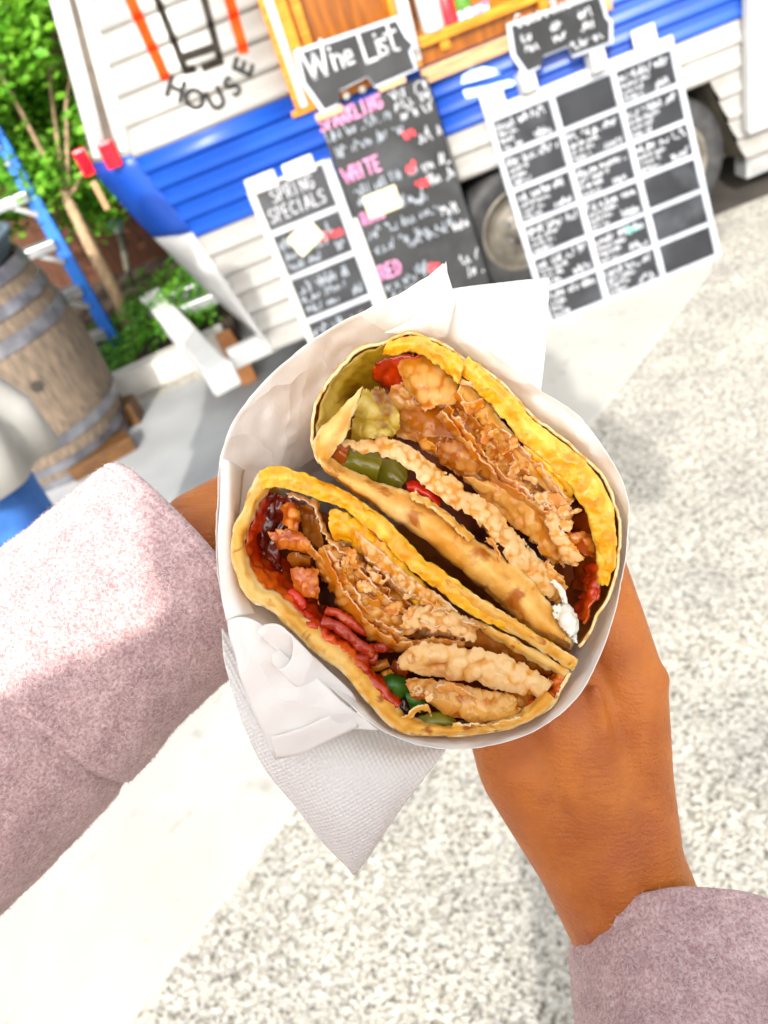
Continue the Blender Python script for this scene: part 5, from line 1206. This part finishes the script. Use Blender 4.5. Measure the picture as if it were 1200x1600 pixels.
patch('wonton_chip', [[(790,1070,-6),(812,1068,-5),(836,1080,-6)], [(788,1090,-5),(810,1092,-3),(832,1096,-5)], [(792,1106,-7),(812,1110,-6),(828,1106,-7)]], M_amber, lh, 30, 12, .5, 1, 14, 5, 1, (3, 6), (3, 3, 3, 3))
random.seed(33)
patch('wonton_sheet', [[(524,838,-10),(580,868,-9),(630,902,-9),(680,938,-9),(740,972,-10)], [(516,862,-11),(556,906,-10),(606,944,-9),(660,974,-9),(724,994,-10)], [(514,886,-14),(542,932,-13),(584,970,-12),(636,996,-12),(704,1006,-13)]], M_crisp, lh, 100, 24, .5, 2.0, 40, 36, 1.6, (4, 9), (4, 4, 3, 3), fine=.3)
layers([(540,846),(586,880),(628,912),(670,940),(712,962),(756,984)], [(504,852),(522,892),(544,932),(572,966),(614,994),(690,1008)], 6, lh, (M_crispp, M_crisp, M_crispp, M_amber), (-13, 16), -13, 2)
flakes([(540,870),(580,910),(620,940),(680,972)], 9, 10, (8, 18), (0, 3), (M_crispp, M_crisp), lh)
flakes([(560,862),(600,890),(650,928),(700,960)], 5, 6, (7, 13), (1, 4), (M_crispp,), lh)
flakes([(630,1030),(650,1070),(690,1090)], 5, 9, (5, 10), (2, 4), (M_crispp,), lh)
# sauced chips on the left
patch('wonton_chip', [[(434,792,-5),(450,784,-4),(464,794,-4),(470,812,-4)], [(440,804,-3),(452,802,-1),(462,808,-1),(467,820,-3)], [(440,820,-7),(450,824,-5),(460,828,-5),(464,828,-6)]], M_orangech, lh, 36, 12, .6, 1.2, 14, 3, 1.2, (3, 6), (3, 3, 2, 2))
patch('wonton_chip', [[(418,832,-8),(440,826,-8),(466,830,-8),(484,846,-8)], [(426,844,-6),(446,844,-5),(468,848,-5),(488,860,-6)], [(434,856,-9),(450,862,-8),(472,862,-8),(496,878,-9)]], M_orangech, lh, 44, 14, .6, 1.6, 18, 4, 1.2, (3, 7), (3, 3, 2, 3))
patch('wonton_chip', [[(448,866,-14),(466,862,-13),(486,868,-14)], [(450,876,-13),(468,876,-11),(486,880,-13)], [(458,884,-16),(470,886,-15),(482,886,-16)]], M_amber, lh, 26, 10, .6, .8, 14)
patch('wonton_chip', [[(456,890,-9),(476,884,-8),(500,888,-9)], [(456,910,-8),(476,908,-6),(498,912,-7)], [(462,930,-10),(480,934,-9),(500,944,-10)]], M_orangech, lh, 36, 14, 1.5, 1.2, 18, 3, 1, (3, 6), (2, 3, 2, 3))
patch('wonton_ribbon', [[(486,852,-5),(500,868,-5),(516,888,-5),(524,908,-5)], [(478,862,-5),(494,878,-4),(508,898,-4),(518,914,-5)]], M_crisp, lh, 40, 8, .7, 1, 12, 4, .8, (2, 4), (3, 3, 2, 2))
# red strips
def stripr(pts, wd, m=M_redst, name='carrot_strip', thick=2.0):
    P = np.array(pts, float); d = P[-1, :2] - P[0, :2]; d /= np.linalg.norm(d); nr = np.array([-d[1], d[0]]) * wd / 2
    patch(name, [[(x + nr[0] * s, y + nr[1] * s, w + b) for x, y, w in pts] for s, b in ((-.8, -1.0), (-.6, .3), (.6, .3), (.8, -1.0))], m, lh, 40, 10, thick * .7, .5, 14, fine=.7, rag=(1.5, 1.5, 3, 3), jit=1.2)
stripr([(508,956,-6),(532,962,-5),(556,978,-5),(578,990,-7)], 13)
stripr([(502,970,-4),(530,982,-3),(556,1004,-3),(584,1022,-5)], 15)
stripr([(556,1030,-6),(580,1016,-6),(602,1010,-6),(622,1006,-8)], 13)
stripr([(500,1008,-4),(530,1024,-3),(560,1032,-3),(588,1030,-6)], 18)
stripr([(452,924,-7),(466,936,-6),(474,952,-6)], 12, M_redp, 'pepper_strip')
stripr([(470,958,-5),(484,968,-4),(498,984,-4)], 16, M_redp, 'pepper_strip')
stripr([(578,1048,-10),(592,1040,-9),(606,1036,-10)], 10, M_crisp, 'onion_strip')
stripr([(594,1066,-9),(602,1056,-8),(612,1050,-9)], 8, M_crispp, 'onion_strip')
stripr([(612,1040,-14),(626,1046,-13),(636,1052,-14)], 22, M_orangech, 'onion_strip')
patch('scallion_piece', [[(600,1060,-6),(616,1056,-5),(634,1062,-6)], [(598,1072,-4),(616,1070,-2),(636,1076,-4)], [(606,1088,-7),(620,1090,-5),(636,1088,-7)]], M_scal, lh, 28, 12, 2.5, .5, 14)
patch('scallion_piece', [[(632,1080,-5),(646,1082,-4),(662,1090,-5)], [(636,1092,-3),(650,1096,-2),(662,1102,-4)], [(644,1106,-6),(652,1108,-5),(660,1112,-6)]], M_scal, lh, 28, 12, 2.0, .5, 14)
patch('wonton_crumb', [[(638,1086,-2),(654,1082,-1),(672,1090,-1)], [(644,1094,-1),(658,1094,1),(670,1098,-1)]], M_orangech, lh, 20, 6, .8, .6, 10, rag=(2, 2, 2, 2))
patch('tomato_piece', [[(620,1094,-7),(634,1092,-6),(646,1104,-7)], [(616,1104,-6),(630,1108,-5),(642,1116,-6)], [(622,1116,-8),(634,1120,-7),(644,1122,-8)]], M_saucedk, lh, 20, 10, 1.2, 1, 10)
patch('pickle_slice', [[(632,1134,-4),(656,1120,-4),(690,1114,-4),(712,1126,-5)], [(640,1138,-3),(664,1132,-2),(692,1128,-2),(712,1134,-4)], [(650,1142,-5),(672,1142,-4),(694,1140,-4),(712,1140,-5)]], M_pickle, lh, 34, 10, 1.5, .4, 14)
patch('crepe_layer', [[(626,1122,0),(646,1108,1),(666,1100,1),(672,1112,0)], [(632,1128,2),(650,1116,3),(666,1110,3),(676,1120,1)]], M_crepe, lh, 30, 8, 1.0, .8, 12, rag=(3, 3, 2, 2))
patch('crepe_layer', [[(706,1128,0),(736,1132,1),(776,1128,1),(812,1118,0)], [(706,1138,2),(738,1142,3),(778,1138,3),(816,1124,1)]], M_crepe, lh, 50, 8, 1.0, 1.0, 14, rag=(5, 2, 2, 2), fine=.6)
patch('sauce', [[(884,1052,-2),(878,1076,-1),(858,1096,-1),(826,1114,-2)], [(872,1052,-4),(864,1074,-3),(846,1090,-3),(820,1106,-4)], [(858,1056,-10),(850,1070,-10),(836,1084,-10),(814,1100,-10)]], M_sauce, lh, 44, 12, .9, 1.4, 14, fine=1.2, rag=(2, 4, 2, 2))

# ---- paper cone
def polar(pts, n, c=(668, 850)):
    P = np.array(pts, float); th = np.arctan2(P[:, 1] - c[1], P[:, 0] - c[0]); rr = np.hypot(P[:, 0] - c[0], P[:, 1] - c[1])
    o = np.argsort(th); th = th[o]; rr = rr[o]; ww = P[o, 2]
    t = np.linspace(-pi, pi, n, endpoint=False)
    th3 = np.r_[th - 2*pi, th, th + 2*pi]; r3 = np.r_[rr, rr, rr]; w3 = np.r_[ww, ww, ww]
    r_ = np.interp(t, th3, r3); w_ = np.interp(t, th3, w3)
    return [(c[0] + r_[i] * cos(t[i]), c[1] + r_[i] * sin(t[i]), w_[i]) for i in range(n)]
rim = [(697,408,-8),(703,440,-8),(712,476,-7),(738,520,-6),(775,556,-6),(845,612,-6),(905,650,-5),(945,703,-4),(973,752,-3),(983,790,-2),(980,840,-1),(970,910,0),(955,975,1),(935,1030,2),(908,1082,3),(880,1112,3),(830,1145,3),(770,1164,3),(710,1171,3),(650,1163,3),(595,1140,3),(545,1098,3),(495,1052,2),(450,1014,1),(405,985,-2),(354,968,-6),(344,920,-8),(338,850,-10),(341,780,-11),(344,715,-12),(362,662,-12),(398,612,-12),(450,562,-12),(510,517,-12),(570,486,-12),(628,458,-11),(668,432,-9)]
inn = [(688,520,-14),(716,540,-14),(765,578,-14),(802,608,-14),(840,648,-13),(888,688,-12),(928,722,-12),(956,762,-12),(972,808,-12),(978,850,-12),(970,890,-12),(957,932,-10),(937,992,-9),(906,1048,-8),(874,1098,-6),(834,1132,-6),(782,1149,-6),(722,1155,-6),(660,1152,-6),(608,1138,-6),(572,1104,-6),(536,1062,-7),(488,1022,-8),(438,984,-10),(396,944,-14),(370,905,-18),(356,862,-22),(358,812,-26),(376,756,-28),(412,716,-30),(440,668,-30),(476,618,-30),(516,566,-28),(560,532,-24),(610,512,-20),(652,506,-16)]
NR = 220
r0 = polar(rim, NR); r1 = polar(inn, NR)
cx0, cy0 = 690, 880
r2 = [(cx0 + (x - cx0) * .86, cy0 + (y - cy0) * .86, -45) for x, y, w in r1]
r3 = [(cx0 + 10 + (x - cx0) * .62, cy0 + 20 + (y - cy0) * .62, -95) for x, y, w in r1]
r4 = [(cx0 + 20 + (x - cx0) * .34, cy0 + 40 + (y - cy0) * .34, -135) for x, y, w in r1]
pap = empty('wrapping_paper', FP(690, 880, -100), 'white paper cone wrapped around both wrap halves with crumpled pointed rim', 'paper wrapper')
def ring_mesh(name, rings, m, parent, mm, crease=0.0, thick=.25, cs=70.0, grid_close=True, jag=0.0):
    R = [np.array(r) for r in rings]; G = rows_interp(R, mm); n = G.shape[1]; vs = []; fs = []
    for i in range(mm):
        for j in range(n):
            x, y, w = G[i, j]
            if i == 0 and jag: x += jag * noise.noise(Vector((j * .9, 3, 1))); y += jag * noise.noise(Vector((j * .9, 9, 1)))
            a = noise.noise(Vector((x / cs, y / cs, w * .02))); b = abs(noise.noise(Vector((x / cs * 1.7 + 5, y / cs * 1.7, w * .03))))
            w += crease * (a + 1.2 * b)
            vs.append(FP(x, y, w))
    for i in range(mm - 1):
        for j in range(n):
            j2 = (j + 1) % n; fs.append((i*n+j, i*n+j2, (i+1)*n+j2, (i+1)*n+j))
    o = MB(parent.location).add(vs, fs).build(name, m, parent, smooth=True)
    s_ = o.modifiers.new('thickness', 'SOLIDIFY'); s_.thickness = thick * .001; s_.offset = 0
    return o
ring_mesh('cone', [r0, r1, r2, r3, r4], M_paper, pap, 44, 2.2, .28, 60, jag=1.2)
# folds standing off the cone: ridge to the pointed tip, left inner pleat, front flap with a curl
patch('fold', [[(697,408,-6),(682,430,-5),(660,470,-6),(640,500,-9),(600,520,-13)], [(700,430,-3),(690,460,-2),(676,500,-5),(660,516,-9),(640,524,-13)], [(712,474,-6),(706,500,-5),(700,520,-8),(694,530,-12),(680,535,-14)]], M_paper, pap, 40, 14, .25, .8, 30, rag=(2, 0, 0, 0))
patch('fold', [[(345,716,-9),(344,780,-8),(340,850,-7),(345,920,-4),(353,970,-2)], [(362,722,-10),(362,790,-9),(360,850,-8),(366,915,-5),(376,962,-1)], [(384,735,-22),(372,800,-20),(366,850,-18),(378,912,-12),(400,958,-6)]], M_paper, pap, 50, 12, .25, .8, 40)
patch('flap', [[(352,970,-1),(362,1012,0),(378,1060,1),(398,1118,1),(430,1187,0)], [(376,964,3),(392,1010,4),(414,1060,4),(440,1110,4),(478,1168,2)], [(402,972,4),(430,1016,6),(460,1062,6),(498,1104,5),(530,1144,3)], [(446,1008,4),(480,1044,5),(514,1076,5),(552,1110,4),(592,1140,3)]], M_paper, pap, 60, 26, .28, 1.8, 46)
spi = [(400,986),(414,976),(434,976),(452,990),(458,1012),(452,1034),(438,1044),(426,1036),(426,1020),(436,1012)]
patch('curl', [[(x, y, 10 - .3 * i) for i, (x, y) in enumerate(spi)], [(x + 26, y + 26, 8 - .3 * i) for i, (x, y) in enumerate(spi)], [(x + 60, y + 58, 4 - .4 * i) for i, (x, y) in enumerate(spi)], [(x + 100, y + 94, 1 - .4 * i) for i, (x, y) in enumerate(spi)]], M_paper, pap, 60, 20, .25, .5, 40)
patch('flap', [[(430,1187,1),(470,1178,2),(510,1160,3),(560,1136,3)], [(424,1150,4),(462,1140,5),(504,1122,5),(548,1104,4)]], M_paper, pap, 40, 8, .25, .5, 30)
# napkin
nap = empty('napkin', FP(690, 900, -120), 'embossed white napkin wrapped outside the paper cone with two loose corners', 'napkin')
patch('corner', [[(700,452,-26),(740,446,-26),(800,440,-27),(859,433,-28)], [(705,500,-26),(745,500,-25),(800,498,-25),(856,490,-26)], [(715,560,-30),(752,570,-27),(806,576,-26),(850,566,-26)], [(730,620,-44),(766,640,-38),(812,652,-34),(846,640,-32)], [(750,700,-70),(790,710,-64),(830,720,-58),(866,716,-54)]], M_napkin, nap, 60, 40, .3, 1.5, 90)
patch('corner', [[(346,980,-22),(440,1060,-26),(560,1120,-26),(650,1150,-26),(702,1160,-28)], [(354,1050,-16),(430,1110,-14),(540,1160,-13),(630,1180,-14),(692,1178,-20)], [(384,1140,-14),(440,1170,-10),(530,1210,-9),(604,1228,-10),(658,1222,-14)], [(440,1238,-18),(480,1252,-13),(538,1280,-11),(588,1290,-13),(622,1276,-16)], [(500,1308,-24),(522,1316,-20),(548,1330,-18),(572,1332,-19),(588,1322,-20)], [(548,1360,-28),(550,1363,-27),(553,1366,-27),(557,1362,-27),(560,1358,-27)]], M_napkin, nap, 90, 50, .3, 2.4, 110)
lw = [(x + 0, y + 4, w - 1.5) for x, y, w in [(cx0 + (x - cx0) * 1.0, cy0 + (y - cy0) * 1.0, w - 3) for x, y, w in r1]]
ring_mesh('sheet', [[(cx0 + (x - cx0) * 1.015, cy0 + (y - cy0) * 1.015, w - 12) for x, y, w in r1], [(cx0 + (x - cx0) * 1.03, cy0 + (y - cy0) * 1.03, w - 3) for x, y, w in r2], [(cx0 + 10 + (x - cx0 - 10) * 1.04, cy0 + 20 + (y - cy0 - 20) * 1.04, w - 4) for x, y, w in r3], [(cx0 + 20 + (x - cx0 - 20) * 1.08, cy0 + 40 + (y - cy0 - 40) * 1.08, w - 5) for x, y, w in r4]], M_napkin, nap, 30, 1.0, .3)

# ================================================================== THE PERSON HOLDING IT
me_ = empty('person', (0.05, -.12, 0), 'person in dusty pink wool coat holding the wrap in both hands', 'person', None)
mo = me_.location
def HZ(x, y, z, r=None): return V(x, y, z)
def C_(a, ra, b, rb_):
    """capsule between picture positions with picture-pixel radii"""
    return (V(*a), ra * a[2] / FPX, V(*b), rb_ * b[2] / FPX)
zr = .302
right = [C_((1150,1800,.315), 105, (1040,1500,.308), 92), C_((1060,1500,.308), 70, (1000,1340,zr), 66), C_((985,1500,.308), 72, (905,1345,zr), 68),
         C_((950,1400,zr), 74, (925,1250,zr), 84), C_((1000,1340,zr), 66, (990,1215,zr), 60), C_((905,1345,zr), 68, (812,1200,zr), 66),
         C_((990,1215,zr), 60, (985,1075,zr - .002), 57), C_((985,1075,zr - .002), 57, (948,960,zr + .004), 55), C_((948,960,zr + .004), 55, (920,860,zr + .012), 48), C_((920,860,zr + .012), 48, (885,740,zr + .022), 40),
         C_((925,1250,zr), 84, (880,1110,zr + .004), 90), C_((812,1200,zr), 66, (790,1100,zr + .010), 70), C_((880,1110,zr + .004), 88, (880,1000,zr + .022), 84), C_((800,1110,zr + .012), 70, (820,1020,zr + .034), 72),
         # fingers folding up behind the cone
         C_((900,980,zr + .05), 42, (840,860,zr + .075), 38), C_((840,860,zr + .075), 38, (740,790,zr + .085), 34), C_((740,790,zr + .085), 34, (660,790,zr + .075), 30),
         C_((860,1010,zr + .06), 42, (780,910,zr + .085), 38), C_((780,910,zr + .085), 38, (680,850,zr + .095), 34), C_((680,850,zr + .095), 34, (600,850,zr + .085), 30),
         C_((820,1050,zr + .06), 42, (730,970,zr + .088), 37), C_((730,970,zr + .088), 37, (640,920,zr + .095), 33), C_((640,920,zr + .095), 33, (580,920,zr + .085), 29),
         C_((790,1090,zr + .05), 38, (700,1030,zr + .08), 33), C_((700,1030,zr + .08), 33, (630,990,zr + .085), 29), C_((630,990,zr + .085), 29, (590,985,zr + .08), 26),
         C_((880,1010,zr + .02), 80, (850,1010,zr + .055), 70)]
right += [C_((1012,1062,zr - .006), 34, (1004,1090,zr - .006), 32),          # thumb joint
          C_((1018,1070,zr - .012), 9, (1034,1170,zr - .010), 8), C_((1034,1170,zr - .010), 8, (1044,1270,zr - .008), 8), C_((972,940,zr - .006), 9, (1012,1050,zr - .012), 9),   # tendon along the edge
          C_((930,1080,zr - .018), 12, (960,1260,zr - .014), 12), C_((860,1130,zr - .016), 10, (900,1270,zr - .013), 12)]
capsules('hand', right, .0015, M_skin, me_, mo, 9)
zl = .335
left = [C_((-60,1120,.30), 110, (120,990,.322), 104), C_((120,990,.322), 104, (250,890,zl), 86), C_((250,890,zl), 86, (350,836,zl + .010), 76), C_((230,910,zl), 80, (360,900,zl + .012), 76),
        C_((350,800,zl + .012), 44, (440,760,zl + .03), 36), C_((440,760,zl + .03), 36, (540,740,zl + .045), 32),
        C_((360,840,zl + .014), 42, (470,820,zl + .04), 36), C_((470,820,zl + .04), 36, (570,810,zl + .05), 31),
        C_((365,880,zl + .014), 42, (480,880,zl + .04), 36), C_((480,880,zl + .04), 36, (570,880,zl + .045), 31),
        C_((360,930,zl + .012), 38, (460,940,zl + .035), 32), C_((460,940,zl + .035), 32, (530,940,zl + .04), 28),
        C_((300,815,zl + .004), 46, (390,760,zl + .018), 38), C_((390,760,zl + .018), 38, (460,720,zl + .03), 32)]
capsules('hand', left, .0018, M_skin, me_, mo, 12)
# wool sleeves, coat and head of the person holding the wrap
HX, HY = -.15, -.21
capsules('head', [(Vector((HX, HY, 1.40)), .052, Vector((HX, HY, 1.50)), .05), (Vector((HX, HY, 1.575)), .085, Vector((HX, HY + .015, 1.525)), .070), (Vector((HX, HY + .093, 1.548)), .012, Vector((HX, HY + .098, 1.528)), .014)], .006, M_skin, me_, mo, 6)
capsules('hair', [(Vector((HX, HY - .02, 1.59)), .096, Vector((HX, HY - .05, 1.46)), .088), (Vector((HX - .052, HY - .02, 1.55)), .036, Vector((HX - .055, HY - .01, 1.44)), .034), (Vector((HX + .07, HY - .02, 1.55)), .045, Vector((HX + .085, HY - .01, 1.40)), .04)], .007, M_hair, me_, mo, 4)
capsules('legs', [(Vector((HX - .07, HY, .85)), .08, Vector((HX - .07, HY, .10)), .05), (Vector((HX + .07, HY, .85)), .08, Vector((HX + .06, HY, .10)), .05)], .012, M_shoe, me_, mo, 4)
def wool_mat():
    m = bpy.data.materials.new('dusty pink wool'); m.use_nodes = True
    N = m.node_tree.nodes; L = m.node_tree.links; p = N['Principled BSDF']
    tc = N.new('ShaderNodeTexCoord')
    n1_ = N.new('ShaderNodeTexNoise'); n1_.inputs['Scale'].default_value = 800; n1_.inputs['Detail'].default_value = 6; n1_.inputs['Distortion'].default_value = .3
    n2_ = N.new('ShaderNodeTexNoise'); n2_.inputs['Scale'].default_value = 90; n2_.inputs['Detail'].default_value = 4
    L.new(tc.outputs['Object'], n1_.inputs['Vector']); L.new(tc.outputs['Object'], n2_.inputs['Vector'])
    cr = N.new('ShaderNodeValToRGB'); e = cr.color_ramp.elements
    e[0].position = .30; e[0].color = rgb('a88686'); e[1].position = .72; e[1].color = rgb('decaca'); k = e.new(.48); k.color = rgb('c4a6a6')
    L.new(n1_.outputs['Fac'], cr.inputs[0])
    c2_ = N.new('ShaderNodeValToRGB'); c2_.color_ramp.elements[0].position = .35; c2_.color_ramp.elements[0].color = (.82, .78, .80, 1); c2_.color_ramp.elements[1].position = .65; c2_.color_ramp.elements[1].color = (1.08, 1.06, 1.06, 1)
    L.new(n2_.outputs['Fac'], c2_.inputs[0])
    mx = N.new('ShaderNodeMix'); mx.data_type = 'RGBA'; mx.blend_type = 'MULTIPLY'; mx.inputs['Factor'].default_value = 1
    L.new(cr.outputs[0], mx.inputs[6]); L.new(c2_.outputs[0], mx.inputs[7]); L.new(mx.outputs[2], p.inputs['Base Color'])
    p.inputs['Roughness'].default_value = .95; p.inputs['Specular IOR Level'].default_value = .1
    p.inputs['Sheen Weight'].default_value = .35; p.inputs['Sheen Roughness'].default_value = .5
    bp = N.new('ShaderNodeBump'); bp.inputs['Strength'].default_value = .8; bp.inputs['Distance'].default_value = .0012
    L.new(n1_.outputs['Fac'], bp.inputs['Height']); L.new(bp.outputs[0], p.inputs['Normal'])
    return m
M_wool = wool_mat()
def sleeve(name, axis, grooves, fuzz_n, seed, clip, foldamp=.0022):
    """axis: list of (point, radius) from cuff towards the shoulder; grooves: list of (distance from the cuff, depth, width)"""
    pts = [Vector(p) for p, r in axis]; rad = [r for p, r in axis]
    d = np.r_[0, np.cumsum([(b - a).length for a, b in zip(pts, pts[1:])])]
    fine = np.r_[np.linspace(0, .02, 24), np.linspace(.0215, min(.24, d[-1]), 110), np.linspace(.26, d[-1], 20) if d[-1] > .27 else []]
    P = np.array([tuple(p) for p in pts]); n = 110; vs = []; fs = []
    cen = []; prevr = None
    for i, s in enumerate(fine):
        c = Vector([np.interp(s, d, P[:, k]) for k in range(3)]); c2 = Vector([np.interp(min(s + .02, d[-1]), d, P[:, k]) for k in range(3)]); c1 = Vector([np.interp(max(s - .02, 0), d, P[:, k]) for k in range(3)])
        u = (c2 - c1).normalized()
        r = (FW - u * FW.dot(u)).normalized(); w_ = u.cross(r); R = np.interp(s, d, rad)
        for gs, gd, gw in grooves: R -= gd * math.exp(-((s - gs) / gw) ** 2)
        if s < .004: R -= .0022 * (1 - s / .004) ** 2
        for k in range(n):
            t = 2 * pi * k / n
            q_ = c + (r * cos(t) + w_ * sin(t)) * R
            f = foldamp * noise.noise(Vector((q_.x * 22 + seed, q_.y * 22, q_.z * 22))) + .0007 * noise.noise(Vector((q_.x * 130 + seed, q_.y * 130, q_.z * 130))) + .00035 * noise.noise(Vector((q_.x * 420 + seed, q_.y * 420, q_.z * 420)))
            vs.append(c + (r * cos(t) + w_ * sin(t)) * (R + f))
    # inner lining turned back into the cuff
    base = len(vs); c0 = pts[0]; u = (pts[1] - pts[0]).normalized(); r = (FW - u * FW.dot(u)).normalized(); w_ = u.cross(r)
    for s, dr_ in ((.0, -.0042), (.004, -.0052), (.05, -.006)):
        for k in range(n):
            t = 2 * pi * k / n; vs.append(c0 + u * s + (r * cos(t) + w_ * sin(t)) * (rad[0] + dr_ - .001))
    m_ = len(fine)
    for i in range(m_ - 1):
        for k in range(n): fs.append((i*n+k, i*n+(k+1) % n, (i+1)*n+(k+1) % n, (i+1)*n+k))
    for k in range(n): fs.append((k, (k+1) % n, base + (k+1) % n, base + k))
    for i in range(2):
        for k in range(n): fs.append((base+i*n+k, base+i*n+(k+1) % n, base+(i+1)*n+(k+1) % n, base+(i+1)*n+k))
    o = MB(mo).add(vs, fs).build(name, M_wool, me_, smooth=True)
    # fuzz: short curved fibres
    rs_ = np.random.default_rng(seed); fv = []; ff = []
    cnt = 0
    while cnt < fuzz_n:
        i = int(rs_.integers(0, 134)); k = int(rs_.integers(0, n))
        if i >= m_ - 1: continue
        if fine[i] > clip: continue
        if fine[i] < .02 and rs_.random() > .25: continue
        a, b, c, e = vs[i*n+k], vs[i*n+(k+1) % n], vs[(i+1)*n+k], vs[(i+1)*n+(k+1) % n]
        fa, fb = rs_.random(), rs_.random(); p = a.lerp(b, fa).lerp(c.lerp(e, fa), fb)
        nn = (b - a).cross(c - a).normalized(); cc = Vector([np.interp(fine[i], d, P[:, q]) for q in range(3)])
        if nn.dot(p - cc) < 0: nn = -nn
        tdir = Vector(rs_.normal(0, 1, 3)); tdir = (tdir - nn * tdir.dot(nn)).normalized()
        ln = rs_.uniform(.0010, .0036); wd = .00009
        p1 = p + (tdir * .6 + nn * .45) * ln * .5; p2 = p1 + (tdir * 1.0 + nn * rs_.uniform(-.1, .5)) * ln * .5
        sd_ = nn.cross(tdir) * wd; q0 = len(fv)
        fv += [p - sd_, p + sd_, p1 + sd_ * .8, p1 - sd_ * .8, p2]
        ff += [(q0, q0+1, q0+2, q0+3), (q0+3, q0+2, q0+4)]
        cnt += 1
    me = bpy.data.meshes.new('wool_fuzz'); me.from_pydata([tuple(v - mo) for v in fv], [], ff)
    fz = link('wool_fuzz', me, M_wool2, o); fz['kind'] = 'stuff'
    return o
M_wool2 = mat('wool fibre', rgb('c2a4a2'), rgb('ecdedc'), 300, .9, trans=.3)
ax = [(V(302,862,.337), 180*.337/FPX), (V(140,1000,.318), 194*.318/FPX), (V(0,1122,.306), 220*.306/FPX), (V(-200,1290,.290), 245*.29/FPX), (V(-520,1500,.262), .060), (Vector((-.36, -.08, 1.14)), .068), (Vector((HX - .18, HY, 1.42)), .068)]
sl = sleeve('sleeve', ax, [(.0052, .0007, .0006), (.0840, .0026, .0018), (.0872, .0012, .0008)], 34000, 3, .20)
ax = [(V(1084,1490,.306), 192*.306/FPX), (V(1118,1640,.278), 205*.29/FPX), (V(1160,1830,.250), .054), (V(1260,2250,.215), .060), (Vector((.17, -.10, 1.06)), .062), (Vector((HX + .14, HY, 1.34)), .066)]
loft('coat', [((HX, HY, 1.47), X_, Y_, .07, .065), ((HX - .01, HY, 1.44), X_, Y_, .13, .085), ((HX - .01, HY, 1.39), X_, Y_, .165, .10), ((HX, HY, 1.25), X_, Y_, .165, .12), ((HX, HY, 1.0), X_, Y_, .15, .12), ((HX, HY, .80), X_, Y_, .15, .13), ((HX, HY, .55), X_, Y_, .15, .14)], M_wool, me_, mo, 64, .006, .02)
capsules('shoulder', [(Vector((HX - .06, HY, 1.44)), .055, Vector((HX - .19, HY, 1.43)), .062), (Vector((HX + .06, HY, 1.40)), .055, Vector((HX + .15, HY, 1.35)), .060)], .008, M_wool, me_, mo, 6)
sl2 = sleeve('sleeve', ax, [(.0100, .0011, .0012)], 28000, 11, .14)
